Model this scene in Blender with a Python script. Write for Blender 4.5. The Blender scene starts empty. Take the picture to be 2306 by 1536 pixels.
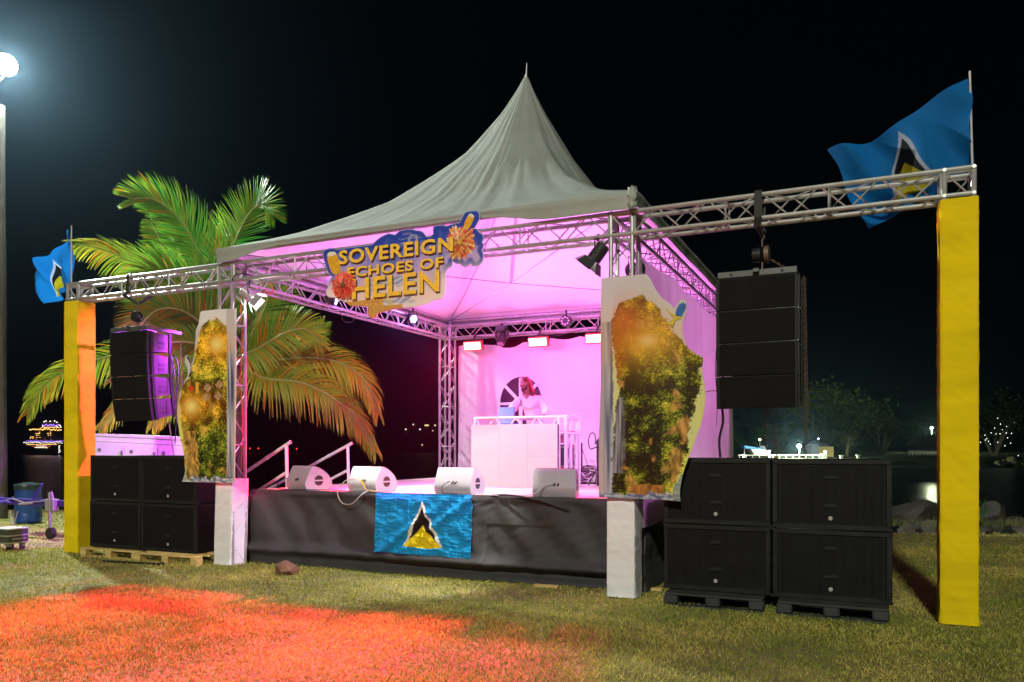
import bpy, bmesh, math, random
import numpy as np
from mathutils import Vector, Matrix, Euler, noise
sc = bpy.context.scene
C = sc.collection
PI = math.pi
rad = math.radians
# ---------------------------------------------------------------- camera
CF, CYAW, CHY, CH = 1762.6, rad(24.563), 1011.4, 1.636
cd = bpy.data.cameras.new('camera'); cam = bpy.data.objects.new('camera', cd); C.objects.link(cam)
cam.location = (0, 0, CH); cam.rotation_euler = (rad(90), 0, CYAW)
cd.sensor_width = 36; cd.lens = CF / 2306 * 36; cd.shift_y = (CHY - 768) / 2306
cd.clip_end = 6000; cd.clip_start = .05
sc.camera = cam
# ---------------------------------------------------------------- world, exposure
w = bpy.data.worlds.new("World"); sc.world = w; w.use_nodes = True
bg = w.node_tree.nodes['Background']; bg.inputs[0].default_value = (.10, .17, .36, 1); bg.inputs[1].default_value = .0025
sc.view_settings.view_transform = 'Standard'; sc.view_settings.look = 'None'
sc.view_settings.exposure = 0; sc.view_settings.gamma = 1
sc.cycles.max_bounces = 8; sc.cycles.diffuse_bounces = 3; sc.cycles.glossy_bounces = 3
sc.cycles.sample_clamp_indirect = 6
# the street light of the park behind the photographer: one slightly warm lamp on a mast
def look(o, tgt): o.rotation_euler = (Vector(tgt) - Vector(o.location)).to_track_quat('-Z', 'Y').to_euler()
sd = bpy.data.lights.new('park_lamp', 'SPOT'); sun = bpy.data.objects.new('park_lamp', sd); C.objects.link(sun)
sd.energy = 92000; sd.color = (1, .97, .80); sd.shadow_soft_size = 1.5; sd.spot_size = rad(60); sd.spot_blend = .5
sun.location = (5.5, -40, 31); look(sun, (-4, 10, 0))
# ---------------------------------------------------------------- helpers
def ray(u, v):
    k = (u - 1153) / CF
    return Vector((-math.sin(CYAW) + math.cos(CYAW) * k, math.cos(CYAW) + math.sin(CYAW) * k, -(v - CHY) / CF))
CAM = Vector((0, 0, CH))
def atY(u, v, Y): r = ray(u, v); return CAM + r * (Y / r.y)
def atX(u, v, X): r = ray(u, v); return CAM + r * (X / r.x)
def atZ(u, v, Z=0): r = ray(u, v); return CAM + r * ((Z - CH) / r.z)
def atD(u, v, D): return CAM + ray(u, v) * D

_m = {}
def M(name, col, rough=.6, metal=0., var=0., vs=4., bump=0., bs=40., trans=0., attr=None, emis=None, es=1., stretch=None, spec=.5, darker=None):
    if name in _m: return _m[name]
    m = bpy.data.materials.new(name); m.use_nodes = True; nt = m.node_tree; N = nt.nodes; L = nt.links
    p = N['Principled BSDF']; out = N['Material Output']
    p.inputs['Base Color'].default_value = (*col, 1); p.inputs['Roughness'].default_value = rough
    p.inputs['Metallic'].default_value = metal; p.inputs['Specular IOR Level'].default_value = spec
    tc = N.new('ShaderNodeTexCoord'); src = tc.outputs['Object']
    if stretch:
        mp = N.new('ShaderNodeMapping'); mp.inputs['Scale'].default_value = stretch; L.new(src, mp.inputs[0]); src = mp.outputs[0]
    csock = None
    if attr:
        a = N.new('ShaderNodeAttribute'); a.attribute_name = attr; csock = a.outputs['Color']
    if var:
        n = N.new('ShaderNodeTexNoise'); n.inputs['Scale'].default_value = vs; n.inputs['Detail'].default_value = 5; L.new(src, n.inputs[0])
        r = N.new('ShaderNodeMapRange'); r.inputs[1].default_value = .3; r.inputs[2].default_value = .7
        r.inputs[3].default_value = 1 - var; r.inputs[4].default_value = 1 + var * .6; L.new(n.outputs[0], r.inputs[0])
        mx = N.new('ShaderNodeMix'); mx.data_type = 'RGBA'; mx.blend_type = 'MULTIPLY'; mx.inputs[0].default_value = 1
        if csock: L.new(csock, mx.inputs[6])
        else: mx.inputs[6].default_value = (*col, 1)
        L.new(r.outputs[0], mx.inputs[7]); csock = mx.outputs[2]
        rr = N.new('ShaderNodeMapRange'); rr.inputs[3].default_value = min(1, rough * .85); rr.inputs[4].default_value = min(1, rough * 1.15)
        L.new(n.outputs[0], rr.inputs[0]); L.new(rr.outputs[0], p.inputs['Roughness'])
    if csock: L.new(csock, p.inputs['Base Color'])
    if bump:
        n2 = N.new('ShaderNodeTexNoise'); n2.inputs['Scale'].default_value = bs; n2.inputs['Detail'].default_value = 4; L.new(src, n2.inputs[0])
        b = N.new('ShaderNodeBump'); b.inputs['Strength'].default_value = bump; b.inputs['Distance'].default_value = .02
        L.new(n2.outputs[0], b.inputs['Height']); L.new(b.outputs[0], p.inputs['Normal'])
    if emis:
        p.inputs['Emission Color'].default_value = (*emis, 1); p.inputs['Emission Strength'].default_value = es
    if trans:
        t = N.new('ShaderNodeBsdfTranslucent'); t.inputs[0].default_value = (*col, 1)
        if csock: L.new(csock, t.inputs[0])
        ms = N.new('ShaderNodeMixShader'); ms.inputs[0].default_value = trans
        L.new(p.outputs[0], ms.inputs[1]); L.new(t.outputs[0], ms.inputs[2]); L.new(ms.outputs[0], out.inputs[0])
    _m[name] = m
    return m

def wloc(o):
    v = Vector((0, 0, 0))
    while o: v += o.location; o = o.parent
    return v

class MB:
    def __init__(s): s.v = []; s.f = []; s.c = []
    def add(s, vs, fs):
        n = len(s.v); s.v += [tuple(q) for q in vs]; s.f += [tuple(i + n for i in f) for f in fs]; return s
    def box(s, c, d, rot=None, bev=0.):
        x, y, z = [q / 2 for q in d]
        if bev:
            b = bev; P = []
            for sz in (-1, 1):
                for (a, bb) in ((-x + b, -y), (x - b, -y), (x, -y + b), (x, y - b), (x - b, y), (-x + b, y), (-x, y - b), (-x, -y + b)):
                    P.append((a, bb, sz * (z - b)))
            for sz in (-1, 1):
                for (a, bb) in ((-x + b, -y + b), (x - b, -y + b), (x - b, y - b), (-x + b, y - b)): P.append((a, bb, sz * z))
            F = [(i, (i + 1) % 8, 8 + (i + 1) % 8, 8 + i) for i in range(8)]
            F += [(16, 19, 18, 17), (20, 21, 22, 23)]
            t = [(0, 1, 1, 0), (2, 3, 2, 1), (4, 5, 3, 2), (6, 7, 0, 3)]
            for (i, j, b2, a2) in t:
                F.append((i, 16 + a2, 16 + b2, j)); F.append((8 + i, 8 + j, 20 + b2, 20 + a2))
            for (i, j, k) in ((1, 2, 1), (3, 4, 2), (5, 6, 3), (7, 0, 0)):
                F.append((i, 16 + k, j)); F.append((8 + i, 8 + j, 20 + k))
        else:
            P = [(sx * x, sy * y, sz * z) for sz in (-1, 1) for sx, sy in ((-1, -1), (1, -1), (1, 1), (-1, 1))]
            F = [(0, 3, 2, 1), (4, 5, 6, 7), (0, 1, 5, 4), (1, 2, 6, 5), (2, 3, 7, 6), (3, 0, 4, 7)]
        R = Euler(rot).to_matrix() if rot else Matrix.Identity(3)
        c = Vector(c)
        return s.add([c + R @ Vector(q) for q in P], F)
    def tube(s, pts, r, n=8, cap=True):
        pts = [Vector(p) for p in pts]; R = r if isinstance(r, (list, tuple)) else [r] * len(pts)
        base = len(s.v); prev = None
        for i, p in enumerate(pts):
            t = (pts[min(i + 1, len(pts) - 1)] - pts[max(i - 1, 0)]).normalized()
            if prev is None:
                a = Vector((0, 0, 1)) if abs(t.z) < .9 else Vector((1, 0, 0))
                prev = t.cross(a).normalized()
            prev = (prev - t * prev.dot(t)).normalized(); b = t.cross(prev)
            for k in range(n):
                an = 2 * PI * k / n
                s.v.append(tuple(p + (prev * math.cos(an) + b * math.sin(an)) * R[i]))
        for i in range(len(pts) - 1):
            for k in range(n):
                a0 = base + i * n + k; a1 = base + i * n + (k + 1) % n
                s.f.append((a0, a1, a1 + n, a0 + n))
        if cap:
            s.f.append(tuple(base + k for k in range(n))[::-1]); e = base + (len(pts) - 1) * n
            s.f.append(tuple(e + k for k in range(n)))
        return s
    def bar(s, a, b, r, n=8): return s.tube([a, b], r, n)
    def lathe(s, prof, c=(0, 0, 0), n=20, axis='z'):
        c = Vector(c); base = len(s.v)
        for (r, h) in prof:
            for k in range(n):
                a = 2 * PI * k / n; q = (r * math.cos(a), r * math.sin(a), h)
                if axis == 'y': q = (q[0], q[2], q[1])
                if axis == 'x': q = (q[2], q[0], q[1])
                s.v.append(tuple(c + Vector(q)))
        for i in range(len(prof) - 1):
            for k in range(n):
                a0 = base + i * n + k; a1 = base + i * n + (k + 1) % n
                s.f.append((a0, a1, a1 + n, a0 + n))
        s.f.append(tuple(base + k for k in range(n))[::-1]); e = base + (len(prof) - 1) * n
        s.f.append(tuple(e + k for k in range(n)))
        return s
    def prism(s, poly, f0, f1):       # poly 2D, f0/f1 map (a,b)->3D for the two caps
        n = len(poly); V = [f0(*p) for p in poly] + [f1(*p) for p in poly]
        F = [tuple(range(n)), tuple(range(2 * n - 1, n - 1, -1))] + [(i, i + n, (i + 1) % n + n, (i + 1) % n) for i in range(n)]
        return s.add(V, F)
    def grid(s, fn, nu, nv, wrap=False):
        base = len(s.v)
        for j in range(nv + 1):
            for i in range(nu + (0 if wrap else 1)):
                s.v.append(tuple(fn(i / nu, j / nv)))
        W = nu if wrap else nu + 1
        for j in range(nv):
            for i in range(nu):
                a = base + j * W + i; b = base + j * W + (i + 1) % W
                s.f.append((a, b, b + W, a + W))
        return s
    def build(s, name, mat=None, parent=None, smooth=True, local=False, cols=None, ang=35, fix=True):
        me = bpy.data.meshes.new(name)
        off = Vector((0, 0, 0)) if (local or not parent) else wloc(parent)
        me.from_pydata([(a[0] - off.x, a[1] - off.y, a[2] - off.z) for a in s.v], [], s.f)
        if fix and len(s.f) < 20000:
            bm = bmesh.new(); bm.from_mesh(me); bmesh.ops.recalc_face_normals(bm, faces=bm.faces); bm.to_mesh(me); bm.free()
        if mat: me.materials.append(mat)
        if cols is not None:
            at = me.color_attributes.new('Col', 'FLOAT_COLOR', 'POINT')
            arr = np.ones((len(s.v), 4), np.float32); arr[:, :3] = np.array(cols, np.float32); at.data.foreach_set('color', arr.ravel())
        if smooth:
            me.polygons.foreach_set('use_smooth', [True] * len(me.polygons))
            if ang and len(s.f) < 60000:
                try: me.set_sharp_from_angle(angle=rad(ang))
                except Exception: pass
        o = bpy.data.objects.new(name, me); C.objects.link(o)
        if parent: o.parent = parent
        return o

def tag(o, label=None, cat=None, group=None, kind=None):
    if label: o['label'] = label
    if cat: o['category'] = cat
    if group: o['group'] = group
    if kind: o['kind'] = kind
    return o
def thing(name, loc, label, cat, group=None, rz=0):
    o = bpy.data.objects.new(name, None); C.objects.link(o); o.location = loc; o.rotation_euler = (0, 0, rz)
    o.empty_display_size = .1
    return tag(o, label, cat, group)
def copy_tree(o, parent=None):
    c = o.copy(); C.objects.link(c)
    if parent: c.parent = parent
    for ch in [x for x in KIDS(o)]: copy_tree(ch, c)
    return c
def KIDS(o): return [x for x in C.objects if x.parent == o]
def dup(o, loc, rz, label, group=None):
    c = copy_tree(o); c.location = loc; c.rotation_euler = (0, 0, rz); c['label'] = label
    if group: c['group'] = group
    return c
def fbm(x, y=0., z=0., o=4):
    return noise.fractal(Vector((x, y, z)), 1.0, 2.0, o)
def ns(x, y=0., z=0.): return noise.noise(Vector((x, y, z)))
def lerp(a, b, t): return a + (b - a) * t
def sm(a, b, x):
    t = max(0, min(1, (x - a) / (b - a))); return t * t * (3 - 2 * t)
def inside(poly, x, y):
    r = False; j = len(poly) - 1
    for i in range(len(poly)):
        xi, yi = poly[i]; xj, yj = poly[j]
        if (yi > y) != (yj > y) and x < (xj - xi) * (y - yi) / (yj - yi) + xi: r = not r
        j = i
    return r
def light(name, kind, loc, tgt, energy, col, **k):
    d = bpy.data.lights.new(name, kind); o = bpy.data.objects.new(name, d); C.objects.link(o)
    o.location = loc; d.energy = energy; d.color = col
    for a, b in k.items(): setattr(d, a, b)
    if tgt is not None: look(o, tgt)
    return o
def text_mesh(txt, mat, parent, org, width, height, name='lettering', ext=.003, bold=.02, ax=Vector((1, 0, 0)), up=Vector((0, 0, 1)), skew=None):
    cu = bpy.data.curves.new('t', 'FONT'); cu.body = txt; cu.offset = bold; cu.extrude = 0; cu.resolution_u = 3; cu.space_character = 1.08
    to = bpy.data.objects.new('t', cu); C.objects.link(to)
    dg = bpy.context.evaluated_depsgraph_get(); me0 = bpy.data.meshes.new_from_object(to.evaluated_get(dg))
    bpy.data.objects.remove(to)
    P = np.array([v.co[:] for v in me0.vertices]); F = [tuple(p.vertices) for p in me0.polygons]
    lo = P.min(0); hi = P.max(0); P = (P - lo) / (hi - lo + 1e-9)
    ax = ax.normalized(); nrm = ax.cross(up).normalized()
    mb = MB(); org = Vector(org)
    V = [org + ax * (p[0] * width) + up * (p[1] * height) for p in P]
    n = len(V); mb.v = [tuple(v + nrm * ext) for v in V] + [tuple(v) for v in V]
    mb.f = F[:]
    from collections import Counter
    ec = Counter()
    for f in F:
        for i in range(len(f)): ec[(f[i], f[(i + 1) % len(f)])] += 1
    for (a, b) in list(ec):
        if (b, a) not in ec: mb.f.append((b, a, a + n, b + n))
    bpy.data.meshes.remove(me0)
    return mb.build(name, mat, parent, smooth=False, fix=False)
# ---------------------------------------------------------------- materials
ALU = M('aluminium', (.44, .45, .44), rough=.38, metal=.55, var=.12, vs=9, bump=.05, bs=30)
ALUD = M('worn_steel', (.30, .30, .31), rough=.5, metal=.6, var=.2, vs=12)
BLK = M('black_metal', (.018, .018, .02), rough=.45, metal=.3, var=.25, vs=12)
RUB = M('black_rubber', (.012, .012, .012), rough=.7)
CHN = M('chain_steel', (.22, .16, .12), rough=.5, metal=.7, var=.3, vs=30)
WHT = M('white_paint', (.78, .78, .77), rough=.45, var=.06, vs=6)
ROOF = M('roof_vinyl', (.285, .315, .295), rough=.62, var=.10, vs=1.6, bump=.5, bs=6)
LINING = M('roof_lining', (.80, .78, .80), rough=.6, var=.05, vs=1.6, bump=.3, bs=5)
CLOTH = M('wall_vinyl', (.80, .78, .79), rough=.6, var=.07, vs=1.3, bump=.3, bs=5, trans=.26)
YEL = M('yellow_cloth', (.80, .60, .008), rough=.9, spec=.08, var=.20, vs=1.1, bump=.35, bs=5, stretch=(.5, .5, 2.6), trans=.1)
WCL = M('white_cloth', (.86, .87, .92), rough=.8, var=.10, vs=1.1, bump=.5, bs=5, stretch=(.5, .5, 2.6), trans=.1)
SKIRT = M('black_skirt', (.019, .020, .022), rough=.78, var=.25, vs=2.2, bump=.3, bs=14, stretch=(1, 1, .45), spec=.7)
DECK = M('stage_ply', (.55, .50, .47), rough=.55, var=.14, vs=2)
# ---------------------------------------------------------------- lawn, bank, water, far land
SH = [(-90, -8), (-32, 9.5), (-21, 13.6), (-17, 15.0), (-10, 16.3), (-3, 16.6), (.4, 16.9), (2.7, 17.9), (6, 20), (12, 25), (30, 38), (90, 70)]
def shoreY(x):
    for (a, b), (c, d) in zip(SH, SH[1:]):
        if a <= x <= c: return lerp(b, d, (x - a) / (c - a)) + .25 * ns(x * .6)
    return SH[0][1] if x < SH[0][0] else SH[-1][1]
def gz(x, y):
    d = shoreY(x) - y
    return .030 * ns(x * .5, y * .5) * (1 if d > 0 else 0)
xs = sorted(set([round(-90 + i * 3.0, 2) for i in range(20)] + [round(-30 + i * .4, 2) for i in range(120)] + [round(18 + i * 3.0, 2) for i in range(25)]))
ts = [0, .3, .5, .62, .7, .76, .81, .85, .88, .91, .93, .95, .965, .98, .99, 1.0]
rows = []
for t in ts: rows.append([(x, lerp(-40, shoreY(x), t)) for x in xs])
mb = MB(); W = len(xs)
for r in rows:
    for (x, y) in r: mb.v.append((x, y, gz(x, y)))
for dy, z in ((.5, -.12), (1.2, -.55), (2.2, -1.1), (3.5, -1.9), (6, -3.0)):
    for x in xs: mb.v.append((x, shoreY(x) + dy, z + .12 * ns(x * 1.3, dy)))
for j in range(len(ts) + 4):
    for i in range(W - 1):
        a = j * W + i; mb.f.append((a, a + 1, a + 1 + W, a + W))
SOIL = M('lawn_soil', (.20, .18, .06), rough=.95, var=.45, vs=2.2, bump=.5, bs=60)
tag(mb.build('ground', SOIL, smooth=True, ang=None), kind='structure')
# water
m = bpy.data.materials.new('sea_water'); m.use_nodes = True; nt = m.node_tree; p = nt.nodes['Principled BSDF']
p.inputs['Base Color'].default_value = (.004, .007, .010, 1); p.inputs['Roughness'].default_value = .22; p.inputs['IOR'].default_value = 1.33
tc = nt.nodes.new('ShaderNodeTexCoord'); n1 = nt.nodes.new('ShaderNodeTexNoise'); n1.inputs['Scale'].default_value = .9; n1.inputs['Detail'].default_value = 6
b = nt.nodes.new('ShaderNodeBump'); b.inputs['Strength'].default_value = .55; b.inputs['Distance'].default_value = .25
nt.links.new(tc.outputs['Object'], n1.inputs[0]); nt.links.new(n1.outputs[0], b.inputs['Height']); nt.links.new(b.outputs[0], p.inputs['Normal'])
WZ = -1.6
tag(MB().add([(-4000, -60, WZ), (4000, -60, WZ), (4000, 5000, WZ), (-4000, 5000, WZ)], [(0, 1, 2, 3)]).build('water', m, smooth=False), kind='structure')
# far shore on the right and dark hills
def polar(u, D, z):  # point at picture bearing u, distance D (used for far land only)
    q = ray(u, CHY); return (q.x * D, q.y * D, z)
LAND = M('far_land', (.014, .014, .007), rough=.95, var=.5, vs=.15, bump=.5, bs=1)
def farz(i, j): return [-2.4, -.6, .2, .5, .9, 1.5][j] + (.5 * ns(i * .7, j * 1.7) if j > 0 else 0)
Ds = [134, 139, 143, 158, 190, 260]
mb = MB()
nu = 90
for j in range(6):
    for i in range(nu + 1):
        u = 1380 + (2900 - 1380) * i / nu
        mb.v.append(polar(u, Ds[j] * (1 + .03 * ns(i * .21)) + (55 if u < 1500 else 0), farz(i, j)))
for j in range(5):
    for i in range(nu):
        a = j * (nu + 1) + i; mb.f.append((a, a + 1, a + nu + 2, a + nu + 1))
tag(mb.build('far_shore', LAND), kind='structure')
HILL = M('hill_forest', (.0022, .0018, .002), rough=1, var=.6, vs=.03)
mb = MB(); nu = 160
for j in range(9):
    for i in range(nu + 1):
        u = 600 + (3400 - 600) * i / nu; D = 700 + 90 * j
        h = (sm(700, 1000, u) * 42 + 60 * sm(1500, 2500, u) + 14 * fbm(u * .006, 3)) * math.sin(PI * .5 * j / 8) ** .8
        mb.v.append(polar(u, D, WZ - 1 + max(0, h) + 3 * ns(i * .9, j * 2.)))
for j in range(8):
    for i in range(nu):
        a = j * (nu + 1) + i; mb.f.append((a, a + 1, a + nu + 2, a + nu + 1))
tag(mb.build('hills', HILL), kind='structure')

# ---------------------------------------------------------------- grass blades (one uncountable thing)
def grass():
    rng = np.random.default_rng(4)
    def scatter(n, dmin, dmax, umin, umax):
        # even per-ground-area sampling inside the wedge the photo covers (plus margin), and beside it
        d = np.sqrt(rng.uniform(dmin ** 2, dmax ** 2, n)); k = (rng.uniform(umin, umax, n) - 1153) / CF
        return (-math.sin(CYAW) + math.cos(CYAW) * k) * d, (math.cos(CYAW) + math.sin(CYAW) * k) * d, d
    X = []; Y = []; Dd = []
    for n, a, b_ in ((150000, 4.4, 8.5), (130000, 8.5, 13), (70000, 13, 21), (-26000, 4.4, 9), (-30000, 9, 20)):
        if n < 0:
            x1_, y1_, d1_ = scatter(-n, a, b_, -1100, -250); x2_, y2_, d2_ = scatter(-n, a, b_, 2560, 4600); x, y, d = np.concatenate([x1_, x2_]), np.concatenate([y1_, y2_]), np.concatenate([d1_, d2_]) * 1.4
        else: x, y, d = scatter(n, a, b_, -250, 2560)
        X.append(x); Y.append(y); Dd.append(d)
    X = np.concatenate(X); Y = np.concatenate(Y); Dd = np.concatenate(Dd)
    sy = np.interp(X, [s[0] for s in SH], [s[1] for s in SH])
    ok = (Y < sy + .1)
    ok &= ~((X > -8.2) & (X < -2.4) & (Y > 8.95) & (Y < 14.6))
    X, Y, Dd = X[ok], Y[ok], Dd[ok]; n = len(X)
    Z = np.array([gz(float(x), float(y)) for x, y in zip(X, Y)])
    patch = np.array([ns(float(x) * .9, float(y) * .9, 7) + .5 * ns(float(x) * 3.1, float(y) * 3.1, 2) for x, y in zip(X, Y)])
    h = rng.uniform(.010, .034, n) * (1 + .35 * patch) * (1 + .25 * (Dd > 10))
    wd = rng.uniform(.0022, .004, n) * (1 + .07 * Dd)
    a = rng.uniform(0, 2 * PI, n); la = rng.uniform(0, 2 * PI, n); ll = rng.uniform(.2, 1.3, n) * h
    V = np.zeros((n, 4, 3), np.float32)
    ca, sa = np.cos(a) * wd, np.sin(a) * wd; lx, ly = np.cos(la) * ll, np.sin(la) * ll
    V[:, 0] = np.stack([X - ca, Y - sa, Z - .005], 1); V[:, 1] = np.stack([X + ca, Y + sa, Z - .005], 1)
    V[:, 2] = np.stack([X + ca * .7 + lx * .45, Y + sa * .7 + ly * .45, Z + h * .62], 1)
    V[:, 3] = np.stack([X + lx, Y + ly, Z + h], 1)
    me = bpy.data.meshes.new('grass_blades')
    me.vertices.add(n * 4); me.vertices.foreach_set('co', V.ravel())
    T = np.arange(n)[:, None] * 4 + np.array([[0, 1, 2, 0, 2, 3]])
    me.loops.add(n * 6); me.loops.foreach_set('vertex_index', T.ravel().astype(np.int32))
    me.polygons.add(n * 2); me.polygons.foreach_set('loop_start', np.arange(0, n * 6, 3, dtype=np.int32))
    try: me.polygons.foreach_set('loop_total', np.full(n * 2, 3, np.int32))
    except Exception: pass
    me.update(calc_edges=True)
    g = rng.uniform(0, 1, n); dry = np.clip(.45 + .75 * patch + rng.normal(0, .22, n), 0, 1)[:, None]
    c1 = np.array([[.16, .215, .028]]); c2 = np.array([[.50, .43, .11]])
    col = (c1 * (1 - dry) + c2 * dry) * (.6 + .75 * g[:, None])
    A = np.ones((n, 4, 4), np.float32); A[:, :, :3] = col[:, None, :]; A[:, 3, :3] *= 1.25
    at = me.color_attributes.new('Col', 'FLOAT_COLOR', 'POINT'); at.data.foreach_set('color', A.ravel())
    me.materials.append(M('grass_blade', (1, 1, 1), rough=.75, attr='Col', trans=.25, spec=.3))
    o = bpy.data.objects.new('grass', me); C.objects.link(o)
    tag(o, 'short trampled green and straw coloured lawn grass', 'grass', kind='stuff')
grass()

# ---------------------------------------------------------------- truss
S_ = .24; Y0 = 8.319; YB = 14.53; H = 4.232; X1, X2, X3, X4 = -11.51, -8.335, -2.60, .631
def truss(root, o, axis, L, pitch=.25, post=1.0, name='lacing'):
    """square box truss: chords at the corners of o..o+S_, running along axis for L"""
    o = Vector(o); A = {'x': Vector((1, 0, 0)), 'y': Vector((0, 1, 0)), 'z': Vector((0, 0, 1))}
    ax = A[axis]; a, b = [A[k] for k in 'xyz' if k != axis]
    cs = [o, o + a * S_, o + a * S_ + b * S_, o + b * S_]
    for c in cs: MB().bar(c, c + ax * L, .025, 10).build('chord', ALU, root)
    for i in range(4):
        p, q = cs[i], cs[(i + 1) % 4]; mb = MB(); n = max(1, round(L / pitch)); st = L / n
        for k in range(n):
            s0, s1 = (p, q) if (k + i) % 2 == 0 else (q, p)
            mb.bar(s0 + ax * (k * st + .012), s1 + ax * ((k + 1) * st - .012), .009, 6)
        nn = max(1, round(L / post))
        for k in range(nn + 1):
            t = min(max(k * L / nn, .03), L - .03); mb.bar(p + ax * t, q + ax * t, .011, 6)
        mb.build('lacing', ALU, root)
    return cs
def cover(root, o, z0, z1, mat, seed, e=.040, lean=0.):
    x0, y0 = o[0] - e, o[1] - e; s = S_ + 2 * e; h = z1 - z0
    def fn(u, v):
        t = u * 4; k = int(t) % 4; f = t - int(t); z = z0 + h * v
        cx = [(f, 0), (1, f), (1 - f, 1), (0, 1 - f)][k]
        dx, dy = cx[0] - .5, cx[1] - .5
        r = max(abs(dx), abs(dy)); rr = (dx ** 24 + dy ** 24) ** (1 / 24) if r else 1
        kk = r / max(rr, 1e-6) * lerp(1, .985, abs(fbm(z * 1.1, seed)))
        ed = min(f, 1 - f)
        zz = z * 1.0 + .35 * (f - .5) * (1 if seed % 2 else -1)
        w = .0035 * fbm(dx * 1.5 + seed, dy * 1.5, zz * 2.2, 2) * sm(0, .2, ed)
        grp = sm(.0, .3, ns(seed * 3.1, z * 1.1)); w += .009 * (1 - abs(ns(seed, zz * 5.3, f * .9))) ** 14 - .011 * grp * (1 - abs(ns(seed + 9, zz * 17, f * 1.2))) ** 6 * sm(1.1, .3, f)
        w *= sm(0, .12, ed)
        nx, ny = [(0, -1), (1, 0), (0, 1), (-1, 0)][k]
        bot = .006 * sm(.03, 0, v)
        return (x0 + s * (.5 + dx * kk) + nx * (w + bot) + lean * (1 - v), y0 + s * (.5 + dy * kk) + ny * (w + bot), z)
    mb = MB().grid(fn, 48, max(20, int(h / .022)), wrap=True)
    return mb.build('fabric_cover', mat, root, ang=60)
def tower(x, y, label, cov=None, z0=0., lean=0.):
    r = thing('truss_tower', (x + S_ / 2, y + S_ / 2, z0), label, 'truss tower', 'square truss towers of the stage')
    truss(r, (x, y, z0), 'z', H - z0, pitch=.30, post=.9)
    for z in (H, H - S_):
        mb = MB()
        P = [(x, y, z), (x + S_, y, z), (x + S_, y + S_, z), (x, y + S_, z)]
        for i in range(4): mb.bar(P[i], P[(i + 1) % 4], .025, 10)
        for (a, b_, c) in P:
            for d in ((0, -1, 0),) if y < 9 else ((0, 0, 1),):
                mb.tube([(a + d[0] * .01, b_ + d[1] * .01, c + d[2] * .01), (a + d[0] * .034, b_ + d[1] * .034, c + d[2] * .034)], .017, 8)
        mb.build('corner_block', ALU, r)
    MB().box((x + S_ / 2, y + S_ / 2, z0 + .012), (.26, .26, .02), bev=.004).build('base_plate', ALUD, r)
    if cov: cover(r, (x, y), z0 + .015, cov[0], cov[1], cov[2], lean=lean)
    return r
tower(X1, Y0, 'far left truss tower wrapped in yellow cloth with a blue flag on top', (3.955, YEL, 1))
tower(X2, Y0, 'front left stage truss tower with white wrapped foot beside the wooden pallets', (1.22, WCL, 2), lean=-.035)
tower(X3, Y0, 'front right stage truss tower with white wrapped foot beside the black skirt', (1.22, WCL, 3))
tower(X4, Y0, 'tall right hand truss tower wrapped in yellow cloth at the edge of the lawn', (3.955, YEL, 5))
SZ = 1.045
tower(X2, YB, 'bare rear left truss tower standing by the pink back wall')
tower(X3, YB, 'bare rear right truss tower behind the side wall cloth')
def beam(o, axis, L, label):
    c = {'x': (L / 2, 0, 0), 'y': (0, L / 2, 0)}[axis]
    r = thing('truss_beam', (o[0] + c[0], o[1] + c[1], o[2]), label, 'truss beam', 'horizontal truss beams')
    truss(r, o, axis, L, pitch=.27, post=1.0); return r
zb = H - S_
beam((X1 + S_, Y0, zb), 'x', X2 - X1 - S_, 'left wing truss beam carrying the hung speakers beside the palm')
FB = beam((X2 + S_, Y0, zb), 'x', X3 - X2 - S_, 'front truss beam behind the cloud shaped festival sign')
beam((X3 + S_, Y0, zb), 'x', X4 - X3 - S_, 'right wing truss beam carrying the hung speakers below the large blue flag')
beam((X2, Y0 + S_, zb), 'y', YB - Y0 - S_, 'left side truss beam running back over the handrails')
beam((X3, Y0 + S_, zb), 'y', YB - Y0 - S_, 'right side truss beam running back above the side wall cloth')
beam((X2 + S_, YB, zb), 'x', X3 - X2 - S_, 'rear truss beam carrying the red glowing lights')

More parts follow.
